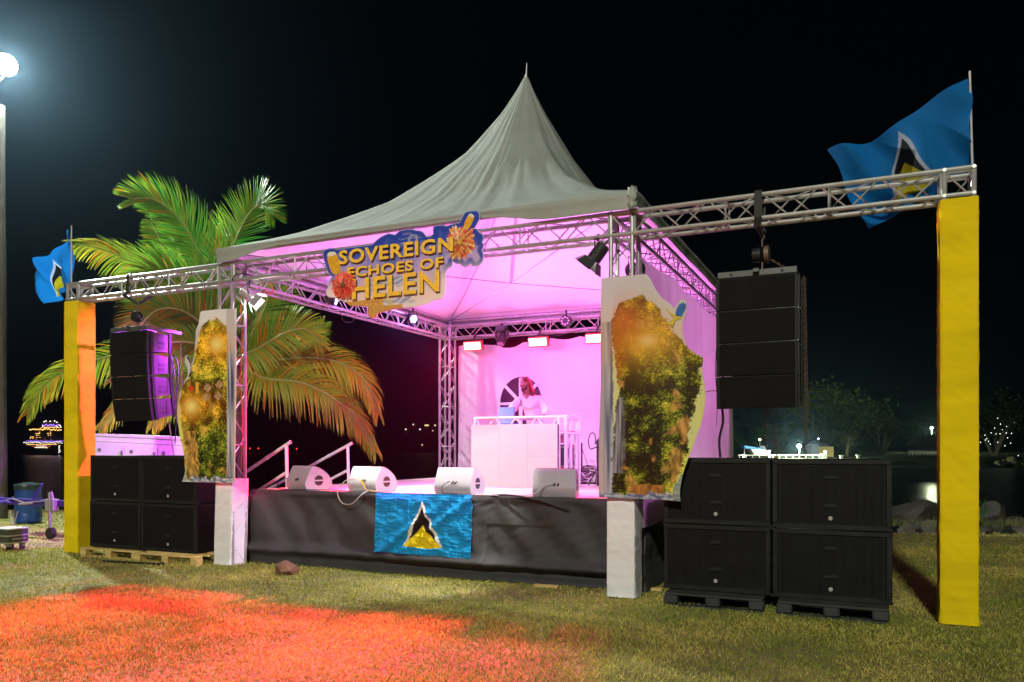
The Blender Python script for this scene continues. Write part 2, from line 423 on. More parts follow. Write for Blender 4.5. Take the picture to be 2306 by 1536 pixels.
# ---------------------------------------------------------------- tent
TX0, TX1, TY0, TY1 = -8.30, -2.30, 8.25, 14.86; TZ = 4.44; PK = Vector((-5.06, 11.62, 7.64))
tc_ = Vector(((TX0 + TX1) / 2, (TY0 + TY1) / 2, 0)); TH = (TX1 - TX0) / 2, (TY1 - TY0) / 2
tent = thing('marquee_tent', (tc_.x, tc_.y, 0), 'white high peaked marquee roof over the stage', 'tent')
GT = [0, .25, .5, .75, .9, .97, 1.]; GV = [0, .123, .296, .568, .796, .93, 1.]
def roof_pt(a, t, wr=1.):
    """a: angle fraction round the square, t: 0 eave .. 1 peak"""
    th = 2 * PI * a; c, s = math.cos(th), math.sin(th); m_ = max(abs(c), abs(s))
    q = Vector((c / m_, s / m_)); hip = (abs(q.x * q.y)) ** 2; cir = Vector((c, s)) * 1.12
    k = sm(.25, 1, t); q = q.lerp(cir, k)
    g = float(np.interp(t, GT, GV)) if t < 1 else 1.
    g2 = lerp(g, t * t * .93 + .07 * t, .25) if 0 < t < 1 else g
    cx = lerp(tc_.x, PK.x, t); cy = lerp(tc_.y, PK.y, t)
    r = (1 - t) + .012 * t
    z = lerp(TZ, PK.z, g2) - .07 * math.sin(PI * min(1, t * 1.15)) * (1 - hip) * (1 - k * .5)
    w = wr * (math.sin(PI * t) ** .6 if 0 < t < 1 else 0) * (.040 * ns(c * 2.6, s * 2.6, t * 1.2) + .010 * ns(c * 9 + 4, s * 9, t * 2.5) + .007 * ns(c * 24, s * 24, t * 4)) * sm(0, .2, t)
    ridge = .02 * wr * max(0, 1 - abs(abs(math.sin(2 * th)) - 1) * 60) * math.sin(PI * t)
    return Vector((cx + q.x * TH[0] * r + c * w * 1.5 * 1, cy + q.y * TH[1] * r + s * w * 1.5, z + w + ridge))
NA = 288
mb = MB().grid(lambda u, v: roof_pt(u, v ** .8), NA, 60, wrap=True)
mb.build('tent_roof', ROOF, tent, ang=70, fix=False)
MB().grid(lambda u, v: roof_pt(u, v ** .8, .5) - Vector((0, 0, .035)) if v < .999 else roof_pt(u, 1) - Vector((0, 0, .05)), 192, 40, wrap=True).build('roof_lining', LINING, tent, ang=70, fix=False)
def val_h(x, y):
    if y < TY0 + .02:
        return .07 + .13 * sm(TX0 + 1.1, TX0 + .1, x) + .13 * sm(TX1 - 2.0, TX1 - .9, x)
    return .17
mb = MB()
def vfn(u, v):
    p = roof_pt(u, 0); n_ = Vector((p.x - tc_.x, p.y - tc_.y, 0)); n_ = Vector((math.copysign(1, n_.x) if abs(n_.x) / TH[0] > .999 else 0, math.copysign(1, n_.y) if abs(n_.y) / TH[1] > .999 else 0, 0))
    wv = .012 * ns(p.x * 3, p.y * 3, v) + .02 * v * ns(p.x * 1.7, p.y * 1.7)
    h = val_h(p.x, p.y)
    return p + n_ * (.012 * math.sin(PI * min(1, v * 2)) + wv + .01) + Vector((0, 0, -h * v + .004 * ns(p.x * 9, p.y * 9) - .006 * v * ns(p.x * 4, p.y * 4)))
mb.grid(vfn, 720, 6, wrap=True).build('valance', ROOF, tent, ang=70, fix=False)
for (a, b_) in (((TX0 + .06, TY0 + .06), (TX1 - .06, TY0 + .06)), ((TX1 - .06, TY0 + .06), (TX1 - .06, TY1 - .06)), ((TX1 - .06, TY1 - .06), (TX0 + .06, TY1 - .06)), ((TX0 + .06, TY1 - .06), (TX0 + .06, TY0 + .06))):
    MB().bar((*a, TZ - .05), (*b_, TZ - .05), .032, 12).build('frame_tube', ALU, tent)
for (a, b_) in ((TX0 + .06, TY0 + .06), (TX1 - .06, TY0 + .06), (TX1 - .06, TY1 - .06), (TX0 + .06, TY1 - .06)):
    MB().bar((a, b_, H + .02), (a, b_, TZ - .02), .03, 10).build('leg_stub', ALU, tent)
kp = atY(1151, 638, 11.62)
MB().tube([kp, kp + Vector((.0, 0, .02)), kp + (PK - kp) * .5, PK + Vector((0, 0, .05))], [.012, .03, .03, .02], 12).build('king_pole', ALU, tent)
MB().tube([PK + Vector((0, 0, -.05)), PK + Vector((.008, 0, .12)), PK + Vector((.012, 0, .24))], [.02, .011, .008], 8).build('finial', ALUD, tent)
for (a, b_) in (((TX0 + .06, TY1 - .06), (TX1 - .06, TY0 + .06)), ((TX0 + .06, TY0 + .06), (TX1 - .06, TY1 - .06))):
    MB().tube([(*a, TZ - .05), kp, (*b_, TZ - .05)], .006, 6).build('tension_cable', BLK, tent)
for k in range(4):
    MB().tube([roof_pt(.125 + .25 * k, t / 16, .5) - Vector((0, 0, .052)) for t in range(16)], .010, 6).build('hip_seam', M('seam_tape', (.40, .36, .40), rough=.7), tent)
# seams and soft pack at the front right corner
mb = MB()
c0 = Vector((TX1, TY0, TZ))
mb.grid(lambda u, v: c0 + Vector((.045 * (1 - .3 * v) * math.cos(u * 2 * PI) + .03 * ns(u * 5, v * 6) - .035, -.02 + .035 * math.sin(u * 2 * PI) + .02 * ns(u * 6, v * 5, 3), .03 - .24 * v + .03 * ns(u * 7, v * 3))), 16, 12, wrap=True)
mb.build('corner_flap', ROOF, tent, ang=70)
# ---------------------------------------------------------------- hung wall cloths
def cloth_mesh(fn, nu, nv, name, mat, parent=None):
    return MB().grid(fn, nu, nv).build(name, mat, parent, ang=80, fix=False)
YW = 14.42 + .36
WX, WZc, WR = -6.55, 2.60, .475   # arched window centre, radius
bw = thing('back_wall', (-5.2, YW, 1.27), 'pink lit white cloth back wall with an arched window behind the booth', 'tent wall')
def bwy(x, z):
    return YW + .05 * ns(x * .55, z * .5) + .030 * ns(x * 1.8 + z * .35, z * .3, 3) + .012 * ns(x * 7, z * 1.2)
mb = MB(); nx, nz = 200, 90; xa, xb, za = -8.02, -2.35, 1.22
def topz(x): return 3.89 - .045 * abs(math.sin((x + .3) * PI / .62)) - .10 * sm(-7.5, -6.9, x) * sm(-6.2, -6.8, x)
keep = []
for j in range(nz + 1):
    for i in range(nx + 1):
        x = lerp(xa, xb, i / nx); z = lerp(za + .03 * ns(x), topz(x), j / nz); mb.v.append((x, bwy(x, z), z))
def inwin(x, z):
    if z > WZc: return ((x - WX) / WR) ** 2 + ((z - WZc) / .53) ** 2 < 1
    return abs(x - WX) < WR and z > 1.9
# snap vertices near the window edge on to it
for k, (x, y, z) in enumerate(mb.v):
    if z >= WZc - .01:
        d = math.hypot((x - WX) / WR, (z - WZc) / .53)
        if .93 < d < 1.07: x = WX + (x - WX) / d; z = WZc + (z - WZc) / d; mb.v[k] = (x, y, z)
for j in range(nz):
    for i in range(nx):
        a = j * (nx + 1) + i; q = (a, a + 1, a + nx + 2, a + nx + 1)
        cx = sum(mb.v[k][0] for k in q) / 4; cz = sum(mb.v[k][2] for k in q) / 4
        if not inwin(cx, cz): mb.f.append(q)
mb.build('wall_cloth', CLOTH, bw, ang=80, fix=False)
win = [(WX + WR * math.cos(t * PI / 24), WZc + .53 * math.sin(t * PI / 24)) for t in range(25)] + [(WX - WR, 1.9), (WX + WR, 1.9)]
PANE = M('clear_vinyl', (.05, .03, .06), rough=.12, var=.2, vs=3, bump=.3, bs=5, spec=.8)
wp = MB().prism(win, lambda a, b_: (a, YW + .03, b_), lambda a, b_: (a, YW + .034, b_)).build('window', PANE, bw, smooth=False)
mb = MB()
mb.box((WX, YW - .02, 2.5), (.075, .012, 1.22))
mb.box((WX, YW - .026, WZc - .02), (.95, .012, .05))
for a in (45, 135):
    d = Vector((math.cos(rad(a)), 0, math.sin(rad(a)))); c = Vector((WX, YW - .032, WZc)) + d * .25
    mb.box(c, (.5, .012, .065), rot=(0, -rad(a), 0))
mb.build('glazing_bar', CLOTH, wp)
XS = -2.335
def swf(u, v):
    y = lerp(8.42, 15.1, u); zt = 3.86 - .05 * abs(math.sin(u * PI * 4)) - .09 * sm(0, .05, u) * 0
    z = lerp(zt, .75, v)
    return (XS + .05 * ns(y * .8, z * .4) + .03 * ns(y * 2.6 + z * .5, z * .3, 4) + .06 * math.exp(-((abs((u * 4) % 1 - .5) - .5) * 9) ** 2) * (1 - v) ** 2 * 0, y, z)
sw = cloth_mesh(swf, 170, 80, 'side_wall', CLOTH); tag(sw, 'white cloth side wall hung from the right side truss behind the hanging speakers', 'tent wall')
# ---------------------------------------------------------------- stage
SX0, SX1, SY0, SY1 = -8.20, -2.40, 8.86, 14.5
st = thing('stage_platform', ((SX0 + SX1) / 2, (SY0 + SY1) / 2, 0), 'raised stage platform with pale plywood deck under the marquee', 'stage')
mb = MB()
for i in range(5):
    for j in range(5):
        x0 = lerp(SX0, SX1, i / 5); x1 = lerp(SX0, SX1, (i + 1) / 5); y0 = lerp(SY0, SY1, j / 5); y1 = lerp(SY0, SY1, (j + 1) / 5)
        mb.box(((x0 + x1) / 2, (y0 + y1) / 2, SZ - .02), (x1 - x0 - .006, y1 - y0 - .006, .04))
mb.build('deck', DECK, st, smooth=False)
MB().box(((SX0 + SX1) / 2, (SY0 + SY1) / 2, SZ - .11), (SX1 - SX0 - .02, SY1 - SY0 - .02, .13)).build('frame', ALUD, st, smooth=False)
for i in range(4):
    for j in range(3):
        MB().box((lerp(SX0 + .1, SX1 - .1, i / 3), lerp(SY0 + .2, SY1 - .2, j / 2), .43), (.06, .06, .86)).build('leg', ALUD, st, smooth=False)
def skx(u, v):
    L1 = 1.2; tot = (SX1 - SX0) + 2.5; d = u * tot
    z = lerp(SZ + .012, .015, v)
    fl = .05 + .13 * v
    W1 = SX1 - SX0
    x = SX0 + min(d, W1); yb_ = SY0 - fl
    xx = x
    big = -.09 * math.exp(-((v - .80) / .06) ** 2) * (1 + .6 * ns(x * .8)) + .08 * math.exp(-((v - .90) / .05) ** 2) * sm(-8, -5, x)
    dr = .05 * ns(x * .9, v * .8) + .040 * ns(x * 3.2 - v * 2.5, v * 2.0, 5) + .009 * ns(x * 10 + v * 9, v * 9) * sm(-5.2, -4.2, x)
    crn = .09 * math.exp(-((x - SX0) / .35 - v * 1.4) ** 2) * (v > .08) + .06 * math.exp(-((x - SX0) / .4 - v * 2.4) ** 2)
    tp = sm(0, .12, v)
    y = yb_ + (dr + big) * tp - crn * tp * .7 - .015 * math.sin(PI * min(1, v / .1)) + .012 * (1 if x > -4.35 and v > .35 and v < .87 and x < -3.45 else 0)
    if d > W1: y = yb_ + (d - W1); xx = SX1 + fl * .6 + dr * tp + .02 * ns(d * 6, v)
    return (xx, y, z)
mb = MB().grid(skx, 420, 70)
sk = mb.build('stage_skirt', SKIRT, None, ang=80, fix=False); tag(sk, 'black cloth skirt draped round the front of the stage', 'stage skirt')
# ---------------------------------------------------------------- speakers
def grille_mat(name, base, sx, kind):
    m = bpy.data.materials.new(name); m.use_nodes = True; nt = m.node_tree; N = nt.nodes; L = nt.links; p = N['Principled BSDF']
    p.inputs['Roughness'].default_value = .65; p.inputs['Specular IOR Level'].default_value = .15; tc = N.new('ShaderNodeTexCoord'); mp = N.new('ShaderNodeMapping'); L.new(tc.outputs['Object'], mp.inputs[0])
    mp.inputs['Scale'].default_value = sx
    if kind == 'rib':
        t = N.new('ShaderNodeTexWave'); t.inputs['Scale'].default_value = 1; t.inputs['Distortion'].default_value = 0; h = t.outputs[1]
    else:
        t = N.new('ShaderNodeTexVoronoi'); t.inputs['Scale'].default_value = 1; t.inputs['Randomness'].default_value = 0; h = t.outputs[0]
    L.new(mp.outputs[0], t.inputs[0])
    r = N.new('ShaderNodeMapRange'); r.inputs[1].default_value = .25; r.inputs[2].default_value = .6; L.new(h, r.inputs[0])
    n = N.new('ShaderNodeTexNoise'); n.inputs['Scale'].default_value = 3; n.inputs['Detail'].default_value = 4; L.new(tc.outputs['Object'], n.inputs[0])
    mx = N.new('ShaderNodeMix'); mx.data_type = 'RGBA'; mx.inputs[6].default_value = (.002, .002, .002, 1); mx.inputs[7].default_value = (*base, 1)
    ml = N.new('ShaderNodeMath'); ml.operation = 'MULTIPLY'; L.new(r.outputs[0], ml.inputs[0]); L.new(n.outputs[0], ml.inputs[1])
    m2 = N.new('ShaderNodeMath'); m2.operation = 'MULTIPLY'; m2.inputs[1].default_value = 1.8; L.new(ml.outputs[0], m2.inputs[0])
    L.new(m2.outputs[0], mx.inputs[0]); L.new(mx.outputs[2], p.inputs['Base Color'])
    b = N.new('ShaderNodeBump'); b.inputs['Distance'].default_value = .004; b.inputs['Strength'].default_value = .8; L.new(r.outputs[0], b.inputs['Height']); L.new(b.outputs[0], p.inputs['Normal'])
    return m
RIB = grille_mat('ribbed_grille', (.010, .011, .011), (13.5, 0, 0), 'rib')
HEX = grille_mat('hex_grille', (.008, .0078, .0075), (55, 0, 55), 'hex')
CAB = M('speaker_paint', (.010, .0105, .011), rough=.55, spec=.22, var=.4, vs=7, bump=.2, bs=160)
CABP = M('array_side_violet_tint', (.030, .017, .026), rough=.45, var=.3, vs=7, bump=.2, bs=160)  # black paint with the violet stage light tinted into it
FRM = M('grille_frame', (.013, .015, .015), rough=.5, spec=.22, var=.3, vs=10)
LOGO = M('badge_white', (.34, .34, .34), rough=.4)
SW, SD, SHT = 1.105, .80, .700
def make_sub(loc, label):
    r = thing('subwoofer', loc, label, 'subwoofer', 'stacked black subwoofers'); x, y, z = 0, 0, 0
    MB().box((0, SD / 2, SHT / 2), (SW - .008, SD, SHT - .008), bev=.012).build('cabinet', CAB, r, local=True)
    mb = MB(); e = .045
    for (cx, cz, dx, dz) in ((0, e / 2 + .006, SW - .02, e), (0, SHT - e / 2 - .006, SW - .02, e), (-SW / 2 + e / 2 + .008, SHT / 2, e, SHT - 2 * e - .014), (SW / 2 - e / 2 - .008, SHT / 2, e, SHT - 2 * e - .014)):
        mb.box((cx, -.006, cz), (dx, .016, dz), bev=.003)
    mb.build('grille_frame', FRM, r, local=True)
    # corrugated grille: real ribs
    w2 = SW / 2 - .053; NR = 100; mb = MB(); z0, z1 = .051, SHT - .051
    for i in range(NR):
        x0 = lerp(-w2, w2, i / NR); x1 = lerp(-w2, w2, (i + 1) / NR); xm = (x0 + x1) / 2
        mb.add([(x0, .004, z0), (xm, -.004, z0 + .006), (xm, -.004, z1 - .006), (x0, .004, z1), (x1, .004, z0), (x1, .004, z1)], [(0, 1, 2, 3), (1, 4, 5, 2), (0, 4, 1), (3, 2, 5)])
    mb.build('grille', RIB, r, local=True, smooth=False)
    for zz in (.24, .52):
        mb = MB().box((0, -.012, zz), (.115, .006, .036), bev=.002); mb.build('clamp_plate', FRM, r, local=True)
    lg = MB().lathe([(.0205, 0), (.0205, .005), (.017, .006)], (0, -.012, .115), 20, 'y')
    lg.v = [(a, -.024 - b if False else -.012 - (b + .012), c) for a, b, c in lg.v]
    b_ = lg.build('badge', LOGO, r, local=True)
    t = text_mesh('RCF', BLK, r, (0, 0, 0), .024, .010, 'badge_lettering', .001)
    t.location = (-.012, -.0185, .110); t.parent = b_
    for sx in (-1, 1):
        for zz in (.012, SHT - .012): MB().box((sx * (SW / 2 - .02), .02, zz), (.05, .05, .02), bev=.004).build('corner_cap', RUB, r, local=True)
        MB().box((sx * (SW / 2), SD * .55, SHT * .55), (.012, .2, .12), bev=.004).build('side_handle', RUB, r, local=True)
    for xx in (-.3, .1, .36): mb2 = 0
    return r
PZ = .142
sb = make_sub((-1.463 - .003, 8.34, PZ), 'lower left subwoofer of the right stack, partly behind the tall island banner')
GS = 'stacked black subwoofers'
dup(sb, (-1.466, 8.345, PZ + SHT), 0, 'upper left subwoofer of the right stack, its left half behind the island banner', GS)
dup(sb, (-.350, 8.335, PZ - .004), 0, 'lower right subwoofer of the right stack on the black pallet nearest the yellow column', GS)
dup(sb, (-.352, 8.33, PZ + SHT - .004), 0, 'upper right subwoofer of the right stack with chipped white paint on its edge', GS)
dup(sb, (-10.375, 8.27, PZ), 0, 'lower left subwoofer on the wooden pallet beside the left yellow column', GS)
dup(sb, (-10.370, 8.275, PZ + SHT), 0, 'upper left subwoofer of the left stack under the hanging speakers', GS)
dup(sb, (-9.255, 8.26, PZ - .002), 0, 'lower right subwoofer of the left stack crossed by a red strap', GS)
dup(sb, (-9.258, 8.265, PZ + SHT - .002), 0, 'upper right subwoofer of the left stack partly behind the narrow banner', GS)
CHIP = M('chipped_paint', (.5, .5, .46), rough=.7)
# ratchet strap
STR = M('red_webbing', (.55, .035, .02), rough=.8, var=.2, vs=20, bump=.3, bs=200)
x = -8.255 - .40 + .008 - .035
x = -9.255 + SW / 2 + .006
s_ = thing('ratchet_strap', (x, 8.7, PZ), 'red ratchet strap running down the side of the left subwoofer stack', 'strap')
MB().grid(lambda u, v: (x + .004 + .006 * math.sin(v * 9), lerp(8.72, 8.86, v) + (u - .5) * .05, lerp(PZ, PZ + 1.1, v)), 2, 30).build('webbing', STR, s_)
MB().box((x + .02, 8.82, PZ + .78), (.03, .07, .14), bev=.006).build('buckle', ALUD, s_)
# pallets
PIN = M('pallet_pine', (.62, .46, .16), rough=.8, var=.3, vs=5, bump=.4, bs=30, stretch=(.4, 4, 4))
PLA = M('pallet_plastic', (.028, .032, .032), rough=.6, var=.3, vs=5)
def make_pallet(loc, mat, label, group, W=.98, wood=True):
    r = thing('pallet', loc, label, 'pallet', group); Dp = .98
    for k in range(5 if wood else 3):
        n = 5 if wood else 3; wd = .11 if wood else .30; y = lerp(wd / 2, Dp - wd / 2, k / (n - 1))
        MB().box((0, y, PZ - .012), (W, wd, .022), bev=.003).build('deck_board', mat, r, local=True)
    for i in range(3):
        for j in range(3):
            x = lerp(-W / 2 + .06, W / 2 - .06, i / 2); y = lerp(.06, Dp - .06, j / 2)
            MB().box((x, y, .070), (.12 if wood else .15, .12, .094), bev=.004 if wood else .015).build('block', mat, r, local=True)
    for j in range(3):
        y = lerp(.06, Dp - .06, j / 2); MB().box((0, y, .011), (W, .11, .020), bev=.003).build('bottom_board', mat, r, local=True)
    return r
p1_ = make_pallet((-10.32, 8.10, .0), PIN, 'wooden pallet nearest the left yellow column', 'wooden pallets', W=1.22)
p2_ = dup(p1_, (-9.08, 8.03, .0), 0, 'wooden pallet beside the white wrapped column foot', 'wooden pallets')
q1 = make_pallet((-1.46, 8.10, 0), PLA, 'black plastic pallet beside the white wrapped column', 'black plastic pallets', W=.98, wood=False)
q2 = dup(q1, (-.335, 8.09, 0), 0, 'black plastic pallet nearest the right yellow column', 'black plastic pallets')
# black pole on the grass before the wooden pallets
a = atZ(232, 1264, .02); b_ = atZ(366, 1271, .03)
t_ = thing('microphone_pole', tuple(a), 'black round pole with a ball end lying on the grass before the wooden pallets', 'pole')
MB().tube([a, b_], .018, 10).build('shaft', BLK, t_)
MB().lathe([(.002, -.04), (.025, -.03), (.038, 0), (.025, .03), (.002, .04)], tuple(b_), 12, 'x').build('ball_end', RUB, t_)

# ---- line arrays
AW, AH, AD = .79, .338, .46
def make_cab(loc, label, tilt):
    r = thing('array_speaker', loc, label, 'array speaker', 'hanging line array speakers'); r.rotation_euler = (tilt, 0, 0)
    # local: front top edge at origin, front face down -Z, depth +Y
    bz = .055
    prof = [(0, 0), (AD, -bz), (AD, -AH + bz), (0, -AH + .006)]
    MB().prism(prof, lambda a, b_: (-AW / 2 + .02, a + .012, b_), lambda a, b_: (AW / 2 - .02, a + .012, b_)).build('cabinet', CAB, r, local=True, smooth=False)
    for k in range(3):
        x0 = -AW / 2 + .028 + [0, .245, .49][k]; x1 = -AW / 2 + .028 + [.243, .488, .734][k]
        MB().box(((x0 + x1) / 2, .006, -AH / 2), (x1 - x0 - .002, .014, AH - .018), bev=.002).build('grille', HEX, r, local=True)
    for sx in (-1, 1):
        MB().box((sx * (AW / 2 - .014), .02, -AH / 2), (.026, .05, AH - .008), bev=.003).build('edge_rail', FRM, r, local=True)
        q = [(.055, -.012), (AD - .02, -.045), (AD - .02, -AH + .05), (.055, -AH + .018)]
        sp = MB().prism(q, lambda a, b_: (sx * (AW / 2 - .02), a, b_), lambda a, b_: (sx * (AW / 2 + .004), a, b_)).build('side_panel', CABP, r, local=True, smooth=False)
        for yy in (.08, AD - .05):
            MB().box((sx * (AW / 2 + .012), yy, -AH / 2), (.016, .045, AH - .01), bev=.002).build('rigging_plate', FRM, r, local=True)
        mb = MB()
        for dz in (-.025, .025): mb.box((sx * (AW / 2 + .0065), .25, -AH * .60 + dz * 1.3), (.006, .11, .040), bev=.012 if False else .0)
        h = mb.build('handle_recess', RUB, r, local=True); h.parent = sp
    return r
PINKL = M('side_lettering', (.75, .72, .74), rough=.5)
def array(x, y, ztop, tilts, names, letters):
    yy, zz = y, ztop; cab = None; out = []
    for i, a in enumerate(tilts):
        ar = rad(a)
        if cab is None: cab = make_cab((x, yy, zz), names[i], ar); c = cab
        else: c = copy_tree(cab); c.location = (x, yy, zz); c.rotation_euler = (ar, 0, 0); c['label'] = names[i]
        out.append(c); yy += math.sin(ar) * AH; zz -= math.cos(ar) * AH
        if letters:
            t = text_mesh('JH MUSIC', PINKL, c, (0, 0, 0), .20, .036, 'side_lettering', .002, .03, ax=Vector((0, 1, 0)), up=Vector((0, 0, 1)))
            t.parent = c; t.location = (AW / 2 + .009, .15, -.085)
    return out
array(-1.052, 8.30, 3.400, [.3, .8, 1.6, 3.2], ['topmost of the four hanging speakers on the right under the grey bumper frame', 'second from top hanging speaker of the right array',
      'third from top hanging speaker of the right array', 'lowest hanging speaker of the right array with a cable loop under it'], False)
array(-10.115, 8.28, 3.400, [.5, 2.5, 5, 9.5], ['topmost hanging speaker of the left array lit purple on its side', 'second from top hanging speaker of the left array with a red lit panel',
      'third from top hanging speaker of the left array before the palm', 'lowest and most tilted hanging speaker of the left array'], True)
GRY = M('bumper_grey', (.09, .10, .10), rough=.5, metal=.4, var=.2, vs=8)
def chain(p, q, n=None, r=.0045, L=.036):
    mb = MB(); p = Vector(p); q = Vector(q); d = q - p; n = n or max(3, int(d.length / (L * .74))); t = d.normalized()
    s0 = t.cross(Vector((0, 1, .2))).normalized(); s1 = t.cross(s0)
    for k in range(n):
        c = p + d * ((k + .5) / n); s = s0 if k % 2 else s1
        pts = [c + t * (math.cos(a) * L * .5) + s * (math.sin(a) * L * .28) for a in [i * PI / 3 for i in range(7)]]
        mb.tube(pts, r, 4, cap=False)
    return mb
def rig(x, y, ztop, label1, label2, left):
    r = thing('bumper_frame', (x, y, ztop), label1, 'rigging frame', 'speaker rigging frames')
    MB().box((x, y + .02, ztop + .036), (AW - .01, .03, .064), bev=.004).build('front_bar', GRY, r)
    for sx in (-1, 1): MB().box((x + sx * (AW / 2 - .02), y + .34, ztop + .030), (.03, .62, .05), bev=.004).build('side_bar', GRY, r)
    MB().box((x, y + .22, ztop + .05), (.06, .55, .04), bev=.004).build('lift_bar', GRY, r)
    mb = MB()
    for dx in (-.25, .25): mb.lathe([(.013, 0), (.013, .006)], (x + dx, y - .004, ztop + .036), 12, 'y')
    mb.build('pin_hole', RUB, r)
    yc = Y0 + S_ / 2
    h = thing('chain_hoist', (x, yc, ztop + .2), label2, 'chain hoist', 'chain hoists')
    zc = ztop + .235; xc = x + (.02 if left else .04)
    if left: MB().lathe([(.03, -.06), (.07, -.055), (.085, -.03), (.085, .03), (.07, .055), (.03, .06)], (xc, yc - .02, zc), 24, 'y').build('hoist_body', BLK, h)
    else:
        MB().lathe([(.03, -.03), (.085, -.025), (.09, .02), (.05, .03)], (xc + .05, yc - .03, zc), 24, 'x').build('hand_wheel', CHN, h)
        MB().lathe([(.03, -.05), (.07, -.05), (.075, .03), (.03, .04)], (xc - .04, yc - .03, zc), 20, 'x').build('hoist_body', BLK, h)
    hk = [(xc, yc, zc + .09), (xc, yc, zc + .16), (xc + .025, yc, zc + .19), (xc, yc, zc + .215), (xc - .02, yc, zc + .195)]
    MB().tube(hk, .009, 8).build('hook', CHN, h)
    MB().tube([(xc, yc, zc - .07), (xc, yc, ztop + .07), (xc + .02, yc, ztop + .05)], .010, 8).build('lower_hook', CHN, h)
    chain((xc + .03, yc - .02, zc - .02), (x + .3, y + .2, ztop + .07)).build('hand_chain', CHN, h)
    zbot = PZ + 2 * SHT
    if left:
        chain((x + .50, y + .40, zbot + .0), (x + .34, y + .45, 2.06)).build('load_chain', CHN, h)
        chain((x + .62, y + .5, zbot), (x + .50, y + .52, 3.3)).build('load_chain', CHN, h)
    else:
        chain((x + .07, y + .3, 1.3), (x + .07, y + .3, 2.05)).build('load_chain', CHN, h)
        chain((x + .17, y + .3, 1.3), (x + .16, y + .3, 2.05)).build('load_chain', CHN, h)
        chain((x + AW / 2 + .06, y + .30, 1.35), (x + AW / 2 + .035, y + .30, 3.42)).build('load_chain', CHN, h)
        chain((x + AW / 2 + .075, y + .33, 1.9), (x + AW / 2 + .05, y + .26, 3.40)).build('load_chain', CHN, h)
    s = thing('sling', (xc, yc, H), ('black' + (' webbing sling looped over the left wing truss in a V' if left else ' webbing sling wrapped tightly round the right wing truss')), 'sling', 'truss slings')
    W_ = .055 if left else .075
    xo = xc - .02
    mb = MB()
    loop = [(yc - .165, zb - .02), (yc - .160, H + .02), (yc - .12, H + .045), (yc + .12, H + .045), (yc + .16, H + .02), (yc + .165, zb - .02)]
    def lp(u, v):
        t = v * (len(loop) - 1); i = min(int(t), len(loop) - 2); f = t - i
        return (xo + (u - .5) * W_ + (.0 if not left else .0), lerp(loop[i][0], loop[i + 1][0], f), lerp(loop[i][1], loop[i + 1][1], f))
    mb.grid(lp, 3, 30).grid(lambda u, v: (lp(u, v)[0], lp(u, v)[1], lp(u, v)[2] + (.006 if .35 < v < .65 else 0)) if 0 else (lp(u, v)[0] * 1, lp(u, v)[1] + (.006 if v > .5 else -.006), lp(u, v)[2] + .004), 3, 30)
    for sg in (-1, 1):
        A_ = Vector((xo + (-.13 if (left and sg < 0) else (.13 if left else .02 * sg)), yc + sg * .15, zb - .03)); B_ = Vector((xc, yc, zc + .20))
        if left: mb.tube([Vector((xo, yc + sg * .165, zb - .0)), A_ + Vector((0, 0, .01)), B_], [.024, .03, .018], 8)
        else: mb.tube([Vector((xo, yc + sg * .165, zb - .0)), A_ + Vector((0, 0, -.05)), B_], [.035, .03, .014], 8)
    mb.build('webbing', RUB, s)
rig(-1.052, 8.30, 3.404, 'grey steel bumper frame on top of the right hanging speakers', 'rusty chain hoist above the right hanging speakers', False)
rig(-10.115, 8.28, 3.404, 'grey steel bumper frame on top of the left hanging speakers', 'round black chain hoist above the left hanging speakers', True)
# cables at the arrays
CAB1 = M('black_cable', (.010, .010, .010), rough=.6)
def cable(pts, r, label, mat=CAB1, name='cable', group=None):
    P = [Vector(p) for p in pts]; out = []
    for i in range(len(P) - 1):
        p0 = P[max(i - 1, 0)]; p1 = P[i]; p2 = P[i + 1]; p3 = P[min(i + 2, len(P) - 1)]
        for k in range(8):
            t = k / 8; out.append(.5 * ((2 * p1) + (p2 - p0) * t + (2 * p0 - 5 * p1 + 4 * p2 - p3) * t * t + (3 * p1 - p0 - 3 * p2 + p3) * t ** 3))
    out.append(P[-1])
    return tag(MB().tube(out, r, 6).build(name, mat), label, 'cable', group)
cable([atY(1626, 916, 8.5), atY(1628, 950, 8.5), atY(1620, 990, 8.5), atY(1622, 1030, 8.5)], .014, 'thick black cable dropping from the right hanging speakers to the subwoofers')
cable([atY(1722, 914, 8.5), atY(1724, 935, 8.5), atY(1731, 937, 8.5), atY(1738, 914, 8.5)], .009, 'brown cable loop under the right hanging speakers', CHN)
cable([atY(1614, 775, 8.45), atY(1611, 830, 8.5), atY(1614, 880, 8.5)], .004, 'thin black cable hanging at the left edge of the right hanging speakers')
cable([atY(1613, 960, 8.5), atY(1617, 900, 8.5)], .003, 'thin cord with a plug hanging beside the thick black cable')
cable([atY(390, 800, 8.8), atY(399, 815, 8.8), atY(401, 850, 8.8), atY(397, 890, 8.8), atY(390, 940, 8.8)], .010, 'black cable looping down behind the left hanging speakers')
cable([atY(386, 805, 8.75), atY(394, 850, 8.75), atY(398, 910, 8.8), atY(394, 1000, 8.8)], .008, 'second black cable running down behind the left hanging speakers')
ORG = M('orange_cable', (.60, .08, .02), rough=.5)
cable([atY(1588, 883, 9.0), atY(1606, 880, 8.7), atY(1620, 882, 8.6)], .005, 'thin orange cable stretched from the island banner to the right hanging speakers', ORG)
cable([(X2 + .27, Y0 + .16, 3.95), (X2 + .20, Y0 + .20, 3.6), (X2 + .30, Y0 + .12, 3.2), (X2 + .24, Y0 + .16, 2.6), (X2 + .29, Y0 + .14, 2.0), (X2 + .24, Y0 + .17, 1.3)], .006, 'orange cable winding down the front left tower', ORG)
